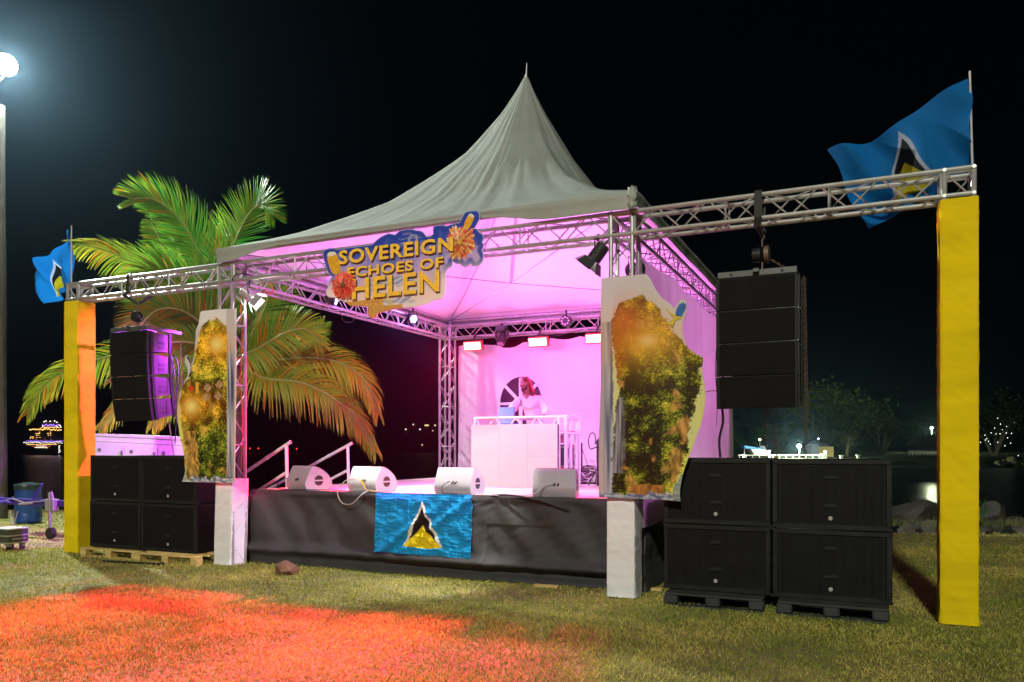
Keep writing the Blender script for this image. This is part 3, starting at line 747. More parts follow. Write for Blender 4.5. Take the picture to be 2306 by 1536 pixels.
cable([atX(590, 640, -8.0), atX(600, 634, -8.0), atX(610, 642, -8.0), atX(615, 655, -8.05), atX(605, 662, -8.05), atX(595, 652, -8.05)], .008, 'orange cable coil on the left side truss', ORG)

# ---------------------------------------------------------------- floor monitors
MON = M('monitor_paint', (.27, .28, .30), rough=.5, var=.06, vs=8, bump=.15, bs=220)
MW, MD, MH = .53, .44, .345
def make_monitor(loc, rz, label):
    r = thing('floor_monitor', loc, label, 'floor monitor', 'stage floor monitors', rz)
    P = [(.08, 0), (.03, .10), (.0, .24), (.01, .36), (.06, .50), (.15, .75), (.235, .95), (.28, 1), (.38, .985), (.52, .92), (.68, .81), (.84, .65), (.96, .45), (1, .30), (.99, .20), (.95, .10), (.90, .0)]
    P = [(a * MD, b_ * MH) for a, b_ in P]
    MB().prism(P, lambda a, b_: (-MW / 2, a, b_), lambda a, b_: (MW / 2, a, b_)).build('cabinet', MON, r, local=True, ang=50)
    # perforated front grille panel on the slanting face
    MB().prism([(.40 * MD, .99 * MH), (.55 * MD, .93 * MH), (.85 * MD, .66 * MH), (.98 * MD, .42 * MH), (1.0 * MD, .42 * MH), (.86 * MD, .68 * MH), (.56 * MD, .95 * MH), (.41 * MD, 1.01 * MH)], lambda a, b_: (-MW / 2 + .02, a, b_), lambda a, b_: (MW / 2 - .02, a, b_)).build('grille', HEX, r, local=True)
    for sx in (-1, 1):
        for sg in (-1, 1):
            c = (.50 * MD, .40 * MH); R_ = .070
            pts = [(c[0] + R_ * math.cos(a), c[1] + sg * (.010 + R_ * .92 * math.sin(a))) for a in [PI * k / 12 for k in range(13)]]
            MB().prism(pts, lambda a, b_: (sx * (MW / 2 - .001), a, b_), lambda a, b_: (sx * (MW / 2 + .0015), a, b_)).build('handle_recess', RUB, r, local=True, smooth=False)
            pts2 = [(c[0] + .010 + R_ * .7 * math.cos(a), c[1] + sg * (.018 + R_ * .5 * math.sin(a))) for a in [PI * k / 10 for k in range(11)]]
            MB().prism(pts2, lambda a, b_: (sx * (MW / 2 + .0015), a, b_), lambda a, b_: (sx * (MW / 2 + .002), a, b_)).build('recess_lining', FRM, r, local=True, smooth=False)
    n = Vector((0, -.97, .22)); 
    MB().box((.03, .055, .165), (.10, .012, .055), rot=(-.25, 0, 0), bev=.002).build('connector_panel', BLK, r, local=True)
    for dx in (-.0, .045): MB().tube([(dx + .01, .05, .165), (dx + .01, .015, .16), (dx, -.01, .14)], .011, 8).build('plug', RUB, r, local=True)
    MB().lathe([(.006, 0), (.006, .006)], (0, .10, .30), 10, 'y').build('socket', RUB, r, local=True)
    return r
def mpos(u, v): p = atZ(u, v, SZ); return p
GM = 'stage floor monitors'
m1 = make_monitor((-7.50, 8.93, SZ + .004), rad(-20), 'floor monitor at the left end with its half round handles facing the camera')
m2 = dup(m1, (-6.36, 8.93, SZ + .004), rad(-9), 'second floor monitor from the left with yellow cables plugged in', GM)
m3 = dup(m1, (-4.94, 8.93, SZ + .004), rad(1), 'floor monitor above the hung flag with a pink lit side', GM)
m4 = dup(m1, (-3.52, 8.93, SZ + .004), rad(14), 'floor monitor at the right end in shade before the booth', GM)
def fc(pts, r, lab, mat=CAB1): cable(pts, r, lab, mat, group='monitor cables')
fc([(-7.62, 8.90, 1.21), (-7.66, 8.80, 1.22), (-7.72, 8.80, 1.12), (-7.66, 8.78, 1.07), (-7.4, 8.80, 1.066), (-6.8, 8.82, 1.068), (-6.5, 8.86, 1.06)], .006, 'black cable running along the stage edge from the left end monitor')
fc([(-6.42, 8.87, 1.22), (-6.52, 8.78, 1.20), (-6.60, 8.72, 1.05), (-6.50, 8.68, .91), (-6.33, 8.67, .90), (-6.20, 8.70, 1.02), (-6.16, 8.80, 1.066), (-6.0, 8.85, 1.062)], .008, 'grey cable looping over the skirt edge from the second monitor', M('grey_cable', (.25, .25, .24), rough=.5))
YC = M('yellow_cable', (.60, .38, .03), rough=.5)
for k in range(3): fc([(-6.34 + .01 * k, 8.86, 1.22), (-6.26 + .01 * k, 8.82, 1.15 + .01 * k), (-6.18, 8.80, 1.085), (-6.05 + .02 * k, 8.81, 1.066)], .004, ['upper', 'middle', 'lower'][k] + ' of three thin yellow cables plugged into the second monitor', YC)
fc([(-4.94, 8.88, 1.22), (-5.0, 8.80, 1.17), (-5.0, 8.78, 1.08), (-4.95, 8.80, 1.066), (-4.8, 8.84, 1.062)], .006, 'black cable dropping from the monitor above the hung flag')
fc([(-3.53, 8.90, 1.22), (-3.62, 8.84, 1.20), (-3.70, 8.80, 1.10), (-3.9, 8.79, 1.066), (-4.2, 8.78, 1.064), (-4.45, 8.74, 1.066)], .007, 'pale cable curling left from the right end monitor', M('pale_cable', (.4, .4, .4), rough=.5))
fc([(-4.3, 8.80, 1.066), (-4.0, 8.76, 1.067), (-3.7, 8.74, 1.03), (-3.4, 8.72, .96), (-3.25, 8.72, .93)], .012, 'thick black cable crossing the skirt edge by the right end monitor')

# ---------------------------------------------------------------- coloured art boards
def art(name, poly, Y, res, fn, mat, th=.006, bend=None, parent=None):
    xs_ = [p[0] for p in poly]; zs = [p[1] for p in poly]; x0, x1, z0, z1 = min(xs_), max(xs_), min(zs), max(zs)
    nx = int((x1 - x0) / res) + 1; nz = int((z1 - z0) / res) + 1; idx = {}; V = []; Cc = []; F = []
    def vid(i, j):
        if (i, j) not in idx:
            x = x0 + i * res; z = z0 + j * res; idx[(i, j)] = len(V); V.append((x, Y + (bend(x, z) if bend else 0), z)); Cc.append(fn(x, z))
        return idx[(i, j)]
    cells = set()
    for j in range(nz):
        for i in range(nx):
            if inside(poly, x0 + (i + .5) * res, z0 + (j + .5) * res): cells.add((i, j))
    for (i, j) in cells: F.append((vid(i, j), vid(i + 1, j), vid(i + 1, j + 1), vid(i, j + 1)))
    # snap the rim to the true outline
    from collections import defaultdict
    segs = [(Vector(a), Vector(b)) for a, b in zip(poly, poly[1:] + poly[:1])]
    rim = []
    for (i, j) in cells:
        for (di, dj, a, b) in ((0, -1, (i, j), (i + 1, j)), (1, 0, (i + 1, j), (i + 1, j + 1)), (0, 1, (i + 1, j + 1), (i, j + 1)), (-1, 0, (i, j + 1), (i, j))):
            if (i + di, j + dj) not in cells: rim.append((vid(*a), vid(*b)))
    for k in {q for e in rim for q in e}:
        x, y, z = V[k]; P = Vector((x, z)); best = None
        for a, b in segs:
            d = b - a; t = max(0, min(1, (P - a).dot(d) / max(d.length_squared, 1e-9))); q = a + d * t
            if best is None or (q - P).length < (best - P).length: best = q
        if (best - P).length < res * 1.2: V[k] = (best.x, y, best.y)
    n = len(V); back = [(a, b + th, c) for a, b, c in V]
    F2 = [tuple(q + n for q in f[::-1]) for f in F] + [(b, a, a + n, b + n) for a, b in rim]
    mb = MB(); mb.v = V + back; mb.f = F + F2
    return mb.build(name, mat, parent, cols=Cc + [(.6, .6, .6)] * n, ang=None, fix=False)
VIN = M('printed_vinyl', (1, 1, 1), rough=.38, attr='Col', trans=.30, bump=.12, bs=5)
BRD = M('printed_board', (1, 1, 1), rough=.4, attr='Col')
def mixc(a, b, t): t = max(0, min(1, t)); return tuple(a[i] + (b[i] - a[i]) * t for i in range(3))
def blobs(x, z, s):  # leaf clump value 0..1
    v = noise.voronoi(Vector((x * s, z * s, 0)))[0]; return max(0, 1 - v[0] * 1.3), v[1] - v[0]
def foliage(x, z, dens, warm):
    n1 = fbm(x * 5, z * 5, 1.); wx, wz = x + .02 * ns(x * 22, z * 22), z + .02 * ns(x * 22, z * 22, 5)
    a, e = blobs(wx, wz, 11); a2, e2 = blobs(wx, wz, 30); leaf = ns(x * 95 + 3 * ns(x * 20, z * 20), z * 60); tuft = 1 - abs(ns(x * 30, z * 30 + 2 * ns(x * 12, z * 12)))
    l = .06 + 1.25 * (.30 * a + .30 * a2 + .34 * n1 + .44 * leaf + .22 * (tuft - .7)) + dens
    c = mixc((.006, .010, .003), (.09, .17, .010), (l - .12) * 2.8); c = mixc(c, (.52, .62, .04), (l - .40) * 2.8); c = mixc(c, (1, .88, .16), (l - .72) * 2.6)
    return mixc(c, (c[0] * 2.6 + .16, c[1] * 1.25 + .03, c[2] * .6), warm)
def rock(x, z):
    n = .8 * fbm(x * 17 + 3 * ns(x * 3, z * 3), z * 8 + 2 * ns(x * 6, z * 6, 3), 2, 5) - .15 + .25 * (1 - abs(ns(x * 12 + z * 5, z * 9)) * 2); return mixc((.16, .07, .015), (.95, .52, .13), .5 + n * 1.1)
def islandR(uu, vv):
    def f(X, Z):
        # banner uv: u across 0..1 (left to right), v 0 bottom..1 top
        u = (X - uu[0]) / (uu[1] - uu[0]); v = (Z - vv[0]) / (vv[1] - vv[0]); wob = .03 * fbm(X * 6, Z * 6)
        sky = mixc((.84, .76, .68), (.70, .70, .74), v * 1.2 - .4); sky = mixc((.85, .92, .12), sky, sm(.05, .62, v) * .5 + sm(.62, .72, v) * .5)
        sky = mixc(sky, (.78, .80, .76), .35 * max(0, fbm(X * 2.5, Z * 2.5)))
        # left water column
        fall = ns(X * 26, Z * 1.3); water = mixc((.14, .17, .26), (.62, .66, .72), .5 + fall + .3 * ns(X * 60, Z * 3))
        # island silhouette: left & right borders as functions of v
        Lb = np.interp(v, [0, .3, .5, .55, .8, .88, .91], [.12, .14, .19, .18, .12, .20, .40]) + wob
        Rb = np.interp(v, [0, .05, .15, .3, .5, .6, .65, .7, .78, .85, .90], [.70, .72, .80, .87, .96, .98, .90, .78, .66, .60, .45]) + wob * 1.6
        c = sky
        if u < .14 + wob: c = mixc(water, (.66, .58, .55), sm(.10, .0, u) * .8) if v < .93 else sky
        if v > .80 and u < Lb: c = sky
        c0_ = c; lf_ = .5 * ns(X * 40, Z * 40) + .3 * ns(X * 95, Z * 80); al_ = sm(-.02, .03, u - Lb + .035 * lf_) * sm(-.01, .035, Rb - u + .045 * lf_) * sm(-.005, .02, .915 + wob - v + .02 * lf_)
        if al_ > .01:
            warm = max(.15, 1 - abs(v - .78) * 4.5) * .8
            c = foliage(X, Z, .12 - .30 * sm(.62, .30, abs(v - .5)) * (1 if u < .6 else .4) + (.14 if v > .55 else 0), warm)
            rk = sm(.30, .50, .8 * fbm(X * 4.5 + 3, Z * 4.5) + .50 * sm(.62, .9, (u - Lb) / (Rb - Lb)) * sm(.5, .3, v) * sm(.02, .1, v) + .22 * sm(.6, .70, v) * sm(.85, .78, v))
            c = mixc(c, rock(X, Z), rk * .8)
            if u < .30 and .55 < v < .86: c = mixc(c, (.42, .03, .008), .55 * sm(.32, .2, u))
            if u < .26 and .12 < v < .46: c = mixc(mixc((.05, .05, .07), (.50, .48, .55), .5 + ns(X * 40, Z * 2.) * 1.2), c, sm(.20, .27, u + wob))
            if .30 < u < .62 and v < .07: c = mixc(rock(X, Z), (.45, .12, .01), .4)
            c = mixc(c0_, c, sm(.25, .65, al_))
        if v < .028 + wob * 1.2: c = mixc((.15, .18, .34), (.72, .76, .84), .4 + fbm(X * 14, Z * 26) * 1.2)
        if u > .7 and v < .12 and u > Rb: c = mixc((.50, .55, .40), (.22, .30, .34), .5 + ns(X * 4, Z * 60))
        g = math.exp(-(((u - .47) / .17) ** 2 + ((v - .705) / .055) ** 2)); c = mixc(c, (1., .62, .05), g * .85); c = mixc(c, (1, .92, .45), math.exp(-(((u - .47) / .07) ** 2 + ((v - .705) / .022) ** 2)))
        g = math.exp(-(((u - .42) / .42) ** 2 + ((v - .72) / .14) ** 2)); c = mixc(c, (1, .50, .04), g * .5); g = math.exp(-(((u - .28) / .16) ** 2 + ((v - .80) / .10) ** 2)); c = mixc(c, (.80, .16, .02), g * .5 * (u > .13)); return c
    return f
def islandL(uu, vv):
    def f(X, Z):
        u = (X - uu[0]) / (uu[1] - uu[0]); v = (Z - vv[0]) / (vv[1] - vv[0]); wob = .03 * fbm(X * 7, Z * 7 + 4)
        c = mixc((.88, .86, .12), (.66, .63, .66), sm(.2, .62, v)); c = mixc(c, (.85, .82, .82), sm(.86, .95, v))
        Lb = np.interp(v, [0, .05, .2, .45, .56, .62, .8, .9, .95], [.20, .15, .14, .04, .08, .22, .34, .40, .55]) + wob
        Rb = .86 + wob * .5 if v < .9 else .84 - (v - .9) * 3
        c0_ = c; lf_ = .5 * ns(X * 40, Z * 40) + .3 * ns(X * 95, Z * 80); al_ = sm(-.02, .03, u - Lb + .04 * lf_) * sm(-.01, .03, Rb - u + .03 * lf_) * sm(-.005, .02, .955 + wob - v + .02 * lf_)
        if al_ > .01:
            c = foliage(X + 7, Z, .10 + (.10 if v > .6 else -.10), max(.05, 1 - abs(v - .8) * 4, 1 - abs(v - .46) * 5) * .75)
            if v < .30 and u < Lb + .22: c = mixc(c, rock(X, Z), .8)
            rk = sm(.35, .6, fbm(X * 4 + 9, Z * 4)); c = mixc(c, rock(X, Z), rk * .5)
            for (a, b) in ((.72, .565), (.70, .50), (.53, .55), (.50, .495)):
                if abs(u - a) / .075 + abs(v - b) / .028 < 1: c = mixc((.62, .42, .24), (.25, .14, .06), .5 + ns(X * 60, Z * 20))
            if abs(u - .35) < .028 and .52 < v < .585: c = (.80, .50, .05)
            if (abs(u - .24) / .05) ** 2 + (abs(v - .55) / .02) ** 2 < 1: c = (.60, .02, .02)
            c = mixc(c0_, c, sm(.25, .65, al_))
        if u > .84: c = mixc(mixc((.07, .09, .16), (.62, .66, .74), .5 + 1.2 * ns(X * 34, Z * 1.4)), (.60, .57, .58), sm(.70, .85, v)) if u < .97 else c
        if v < .026 + wob: c = mixc((.12, .16, .30), (.78, .80, .86), .4 + fbm(X * 14, Z * 26) * 1.2)
        if u < Lb and v < .16: c = mixc((.5, .6, .62), (.2, .35, .4), .5 + ns(X * 4, Z * 60))
        for (a, b, s) in ((.68, .80, 1), (.25, .445, 1.05)):
            g = math.exp(-(((u - a) / (.20 * s)) ** 2 + ((v - b) / (.075 * s)) ** 2)); c = mixc(c, (1, .42, .02), g * .9)
            g = math.exp(-(((u - a) / (.10 * s)) ** 2 + ((v - b) / (.034 * s)) ** 2)); c = mixc(c, (1, .82, .25), g)
        if .0 < u < .25 and .62 < v < .74 and abs(u - (.17 + .09 * math.sin((v - .60) * 22))) < .02: c = (.05, .035, .02)
        return c
    return f
def outline(pts, ox, oy, s, Y): return [(lambda p: (p.x, p.z))(atY(ox + a / s, oy + b / s, Y)) for a, b in pts]
BY = 8.21
PR = outline([(40,75),(180,60),(325,48),(350,75),(385,145),(430,205),(480,240),(505,268),(522,250),(535,225),(548,212),(565,210),(580,218),(588,240),(585,290),(565,345),(558,390),(560,440),(580,490),(600,525),(640,555),(688,578),(692,600),(683,650),(692,700),(703,760),(707,850),(700,915),(690,960),(672,1030),(650,1090),(600,1220),(575,1290),(560,1345),(548,1420),(547,1465),(552,1505),(480,1497),(300,1488),(25,1480),(25,1200),(35,800),(35,400)], 1340, 600, 2.843, BY)
def bb(P): return (min(p[0] for p in P), max(p[0] for p in P)), (min(p[1] for p in P), max(p[1] for p in P))
def bendR(x, z): return .014 * ns(x * 2, z * 1.2) - .03 * sm(1.45, 1.1, z) * sm(-2.2, -1.7, x)
br = thing('island_banner', (-2.1, BY, 1.1), 'tall cut out banner of a green island with waterfall and flying parrot', 'banner')
art('printed_panel', PR, BY, .0075, islandR(*bb(PR)), VIN, .004, bendR, br)
# parrot and eyelets
def flat(mb, pts, Y, th=.002): return mb.prism(pts, lambda a, b: (a, Y - th, b), lambda a, b: (a, Y, b))
def px(pts, ox, oy, s, Y): return outline(pts, ox, oy, s, Y)
mb = MB()
for k, (tx, ty) in enumerate(((577, 246), (577, 232), (566, 225), (554, 227), (543, 236), (534, 248), (527, 262))):
    rx, ry = 548 - 4.5 * k, 322 - 1.5 * k; flat(mb, px([(rx - 6, ry), (tx - 7, ty + 16), (tx, ty), (tx + 6, ty + 16), (rx + 7, ry)], 1340, 600, 2.843, BY - .004 - .0025 * k), BY - .004 - .0025 * k)
mb.build('parrot_wing', M('parrot_blue', (.02, .12, .42), rough=.5, var=.4, vs=40), br, smooth=False)
mb = MB(); flat(mb, px([(453,265),(490,300),(520,315),(545,318),(557,325),(552,336),(535,335),(520,348),(500,352),(490,345),(505,325),(480,305)], 1340, 600, 2.843, BY - .006), BY - .006)
for k in range(5): flat(mb, px([(500,345),(458 + 9 * k,360 + 6 * k),(455 + 11 * k,372 + 4 * k),(510,350)], 1340, 600, 2.843, BY - .010 - .003 * k), BY - .010 - .003 * k)
mb.build('parrot_body', M('parrot_yellow', (.62, .48, .02), rough=.5, var=.3, vs=40), br, smooth=False)
PL = outline([(270,75),(400,62),(560,55),(556,400),(552,800),(545,1490),(400,1488),(110,1482),(125,1440),(135,1400),(130,1280),(115,1200),(100,1150),(85,1060),(70,980),(66,900),(75,850),(80,770),(90,720),(115,688),(120,660),(145,625),(155,590),(152,550),(135,515),(130,480),(133,450),(145,437),(157,440),(170,470),(180,500),(193,500),(205,450),(213,400),(220,300),(222,240),(245,180),(252,130),(258,90)], 380, 680, 3.658, BY)
bl = thing('waterfall_banner', (-8.3, BY, 1.2), 'narrow cut out banner of a jungle cliff with huts and orange sun glow', 'banner')
art('printed_panel', PL, BY, .0075, islandL(*bb(PL)), M('printed_vinyl_dense', (1, 1, 1), rough=.38, attr='Col', trans=.10, bump=.12, bs=5), .004, lambda x, z: .012 * ns(x * 2, z), bl)
TIE = RUB
for (bx, xx, zz) in ((br, X3, 3.44), (br, X3 + S_, 3.46), (br, X3, 1.3), (bl, X2, 3.5), (bl, X2 + S_, 3.5), (bl, X2, 1.3)):
    MB().tube([(xx + .028 * math.cos(t), Y0 + .028 * math.sin(t) - (.07 if math.sin(t) < -.9 else 0), zz) for t in [k * PI / 6 for k in range(13)]], .003, 5).build('cable_tie', TIE, bx)
# ---- cloud sign
SY = 8.20
so = [(45,640),(60,610),(110,590),(160,582),(200,590),(240,600),(460,566),(700,532),(740,490),(800,440),(860,408),(920,385),(1000,402),(1040,370),(1080,345),(1180,328),(1235,332),(1290,345),(1340,350),(1380,372),(1412,415),(1425,428),(1475,425),(1510,392),(1503,350),(1508,310),(1530,285),(1580,276),(1640,275),(1690,287),(1760,262),(1860,240),(1885,190),(1920,120),(1950,98),(2000,86),(2080,82),(2115,98),(2130,130),(2125,200),(2090,270),(2060,318),(2100,326),(2125,372),(2165,395),(2183,430),(2172,480),(2160,500),(2183,530),(2180,570),(2160,610),(2178,650),(2182,700),(2170,760),(2140,800),(2110,820),(2070,828),(2035,822),(2000,790),(1975,822),(1940,840),(1900,828),(1868,796),(1800,790),(1765,758),(1768,800),(1745,840),(1715,850),(1690,890),(1675,930),(1680,1050),(1670,1180),(1650,1240),(1610,1268),(1520,1278),(1440,1322),(1300,1360),(1000,1390),(850,1432),(778,1445),(750,1500),(715,1512),(680,1511),(648,1490),(640,1450),(648,1390),(640,1362),(540,1352),(400,1352),(372,1320),(300,1290),(200,1245),(120,1238),(85,1205),(85,1150),(110,1100),(118,1040),(130,1000),(160,972),(115,920),(85,850),(70,790),(48,730),(42,680)]
PS = outline(so, 720, 460, 5.908, SY)
(sx0, sx1), (sz0, sz1) = bb(PS)
segS = [(Vector(a), Vector(b)) for a, b in zip(PS, PS[1:] + PS[:1])]
def SP(a, b): p = atY(720 + a / 5.908, 460 + b / 5.908, SY); return p.x, p.z
wv0 = SP(760, 1230); wv1 = SP(1300, 1000)
SA = np.array(PS); SB_ = np.roll(SA, -1, 0); SDv = SB_ - SA; SL2 = (SDv ** 2).sum(1) + 1e-9
def edged(X, Z):
    P = np.array((X, Z)); t = np.clip(((P - SA) * SDv).sum(1) / SL2, 0, 1)[:, None]; return float(np.sqrt((((SA + SDv * t) - P) ** 2).sum(1)).min())
def signcol(X, Z):
    u = (X - sx0) / (sx1 - sx0); v = (Z - sz0) / (sz1 - sz0); n = fbm(X * 4, Z * 4); n2 = ns(X * 12, Z * 12)
    c = mixc((.90, .68, .64), (.50, .36, .72), sm(.18, .55, v + .10 * n)); c = mixc(c, (.03, .07, .45), sm(.50, .72, v + .13 * n - .10 * abs(u - .45)))
    if v > .45: c = mixc(c, (.40, .40, .62), max(0, n2) * .6 * sm(.9, .6, v))
    r = math.hypot(X - SP(1240, 470)[0], Z - SP(1240, 470)[1])
    if abs(r - .055) < .018 or (r < .2 and abs(ns(X * 9, Z * 14)) < .05): c = mixc(c, (.42, .42, .55), .7)
    if .28 < u < .62 and .06 < v < .42:
        w_ = math.sin((Z + .05 * math.sin(X * 9)) * 95 + 3 * n); ins = sm(.28, .34, u) * sm(.62, .56, u)
        c = mixc(c, mixc((.62, .62, .66), (.06, .20, .52), .5 + .5 * w_), ins * .75 * sm(.0, .3, n + .35))
        if .32 < u < .47 and .10 < v < .22 and n2 > -.2: c = mixc(c, (.72, .56, .14), .7)
    e_ = edged(X, Z); c = mixc(c, mixc((.92, .74, .74), (.02, .05, .40), sm(.30, .55, v)), sm(.075, .045, e_ + .02 * n2) * .9); c = mixc(c, (.80, .80, .90), sm(.012, .004, e_) * .5)
    if v < .20 and u < .40 and u > .10: c = mixc((.46, .20, .03), (.80, .46, .12), .5 + .9 * ns(X * 45, Z * 28))
    if v < .12 and .24 < u < .52: c = mixc((.50, .24, .04), (.72, .40, .10), .5 + ns(X * 50, Z * 50))
    return c
sg = thing('festival_sign', ((sx0 + sx1) / 2, SY, sz0), 'cloud shaped blue and pink sign with gold lettering on the front truss', 'sign')
art('sign_board', PS, SY, .0085, signcol, BRD, .012, None, sg)
GOLD = M('gold_print', (1, .60, .05), rough=.5, var=.22, vs=38, bump=.3, bs=60)
SHD = M('letter_edge', (.10, .055, .02), rough=.7)
def word(t, l, tp, r, bt, nm, bold=.026):
    a = SP(l, bt); b = SP(r, bt); q = SP(l, tp); x0, x1 = a[0], SP(r, bt)[0]
    text_mesh(t, SHD, sg, (x0 + .004, SY - .021, a[1] - .006), x1 - x0, q[1] - a[1], 'letter_shadow', .003, bold + .004)
    text_mesh(t, GOLD, sg, (x0, SY - .025, a[1]), x1 - x0, q[1] - a[1], nm, .006, bold)
word('SOVEREIGN', 275, 625, 1790, 812, 'lettering')
word('ECHOES OF', 385, 850, 1660, 985, 'lettering')
word('HELEN', 445, 1000, 1605, 1275, 'lettering')
def flower(cx, cy, R_, n, cols, nm, layers=3, cen=(.35, .22, .03)):
    c = SP(cx, cy); Rw = abs(SP(cx + R_, cy)[0] - c[0]); mb = MB(); cc = []; rnd = random.Random(cx); y0 = SY - (.034 if cx < 900 else .003)
    P = [(c[0] + Rw * .72 * math.cos(i * PI / 10), c[1] + Rw * .72 * math.sin(i * PI / 10)) for i in range(20)]
    mb.add([(a_, y0 + .001, b_) for a_, b_ in P], [tuple(range(20))]); cc += [tuple(q * .45 for q in cols[0])] * 20
    for L in range(layers):
        rr = Rw * (1 - .20 * L); nn = n - 3 * L
        for k in range(nn):
            a = 2 * PI * (k + .5 * L) / nn + rnd.uniform(-.06, .06); rl = rr * rnd.uniform(.80, 1.04); w_ = rl * .085; d = Vector((math.cos(a), math.sin(a))); s = Vector((-d.y, d.x))
            P = [d * (rl * .12), d * (rl * .6) + s * w_, d * (rl * .9) + s * w_ * .9, d * rl, d * (rl * .9) - s * w_ * .9, d * (rl * .6) - s * w_]
            y = y0 - .0035 * L - .0006 * (k % 3)
            mb.add([(c[0] + p.x, y - (.004 if i in (1, 2) else 0), c[1] + p.y) for i, p in enumerate(P)], [(0, 1, 2, 3), (0, 3, 4, 5)])
            col = cols[rnd.randrange(len(cols))]; f = rnd.uniform(.75, 1.12)
            for i in range(6): g = [.30, .8, 1.0, 1.15, .9, .62][i] * f; cc.append(tuple(q * g for q in col))
    mb.build(nm, BRD, sg, cols=cc, smooth=False, fix=False)
    MB().lathe([(Rw * .15, 0), (Rw * .12, .004), (.002, .006)], (c[0], y0 - .020, c[1]), 14, 'y').build('flower_centre', M('centre' + nm[:3] + str(cx), cen, rough=.8, var=.5, vs=90), sg)
flower(335, 1085, 172, 36, [(.85, .05, .03), (.90, .11, .05), (.92, .22, .14)], 'red_flower', 4, (.16, .10, .02))
flower(1870, 505, 225, 34, [(.86, .26, .07), (.92, .50, .16), (.82, .10, .04), (.95, .60, .26)], 'orange_flower', 5, (.75, .42, .05))
BEER = M('amber_print', (.80, .42, .03), rough=.3, var=.2, vs=14); FOAM = M('foam_print', (.80, .74, .56), rough=.5)
def glass(cx, cy, dx, dy, L, W_):
    d = Vector((dx, dy)).normalized(); s = Vector((-d.y, d.x)); P = lambda t, w: SP(cx + d.x * t * L + s.x * w * W_, cy + d.y * t * L + s.y * w * W_)
    mb = MB(); mb.prism([P(-1, -.35), P(-.8, -.8), (P(-.2, -1)), P(.5, -.95), P(.95, -.8), P(.95, .8), P(.5, .95), P(-.2, 1), P(-.8, .8), P(-1, .35)], lambda a, b: (a, SY - .004, b), lambda a, b: (a, SY - .001, b))
    g = mb.build('drink_glass', BEER, sg, smooth=False)
    mb = MB(); mb.prism([P(.72, -.8), P(1.02, -.72), P(1.15, -.2), P(1.02, .72), P(.72, .8)], lambda a, b: (a, SY - .0065, b), lambda a, b: (a, SY - .0042, b)); mb.build('foam', FOAM, g, smooth=False)
glass(195, 790, -.28, -1, 145, 72); glass(1985, 235, .45, -1, 100, 48)
for (a, b) in ((300, 700), (1500, 520), (900, 620)):
    p = SP(a, b); MB().tube([(p[0], SY + .012, p[1]), (p[0], Y0 - .02, p[1])], .01, 6).build('standoff', ALUD, sg)
# ---- draped flag of the stage front + flying flags
def flag_col(s, t):   # s 0..1 along fly, t 0 bottom..1 top
    # apex of the white-edged black triangle at (.5,.86), base y=.12
    X = abs(s - .5) * 1.45
    def tri(ap, bw, b=.13): return t > b and t < ap and X < bw * (ap - t) / (ap - b)
    if tri(.50, .28): return (.75, .58, .012)
    if tri(.80, .245): return (.012, .012, .014)
    if tri(.90, .285): return (.78, .78, .76)
    return (.008, .27, .62)
FLG = M('flag_cloth', (1, 1, 1), rough=.8, spec=.15, attr='Col', trans=.22, bump=.25, bs=14)
fx0, fz1 = atY(848, 1110, 8.69).x, 1.062; fx1 = atY(1065, 1110, 8.69).x; fz0 = .285
mb = MB(); cols = []; NX, NZ = 210, 130
for j in range(NZ + 1):
    for i in range(NX + 1):
        s = i / NX; t = j / NZ
        drape = sm(.55, 1, s) * sm(.35, 1, t)
        fold = .020 * math.sin((s * 1.0 + (1 - t) * .75) * 26) * math.exp(-((s + (1 - t) * .9 - .98) / .20) ** 2)
        crease = .009 * (1 - min(1, abs((s * 7) % 1 - .5) * 9 if 0 else abs(((s * 7 + .1 * ns(t * 5)) % 1) - .5) * 12)) + .011 * (1 - min(1, abs(((t * 5 + .12 * ns(s * 6)) % 1) - .5) * 11))
        wr_ = ns(s * 3, t * 3, 9); y = 8.68 - fold * 1.7 - crease * (.35 + .9 * max(0, wr_ + .3)) - .022 * fbm(s * 7, t * 5, 3) - .008 * (1 - abs(ns(s * 9 + t * 7, t * 9 - s * 4, 2))) ** 5 - .045 * (1 - t)
        if t > .96: y += .02
        x = lerp(fx0, fx1, s) + .006 * ns(t * 6, 1) ; z = lerp(fz0 + .01 * ns(s * 5) - .012 * s, fz1, t)
        mb.v.append((x, y, z)); cols.append(flag_col(s - .03 * math.sin(t * 6) * sm(.5, .8, s), t - .02 * math.sin(s * 9)))
for j in range(NZ):
    for i in range(NX): a = j * (NX + 1) + i; mb.f.append((a, a + 1, a + NX + 2, a + NX + 1))
tag(mb.build('draped_flag', FLG, None, cols=cols, ang=None, fix=False), 'creased blue flag with yellow, black and white triangle hung on the stage skirt', 'flag')
POLE = M('flag_pole_paint', (.5, .5, .52), rough=.4, var=.1)
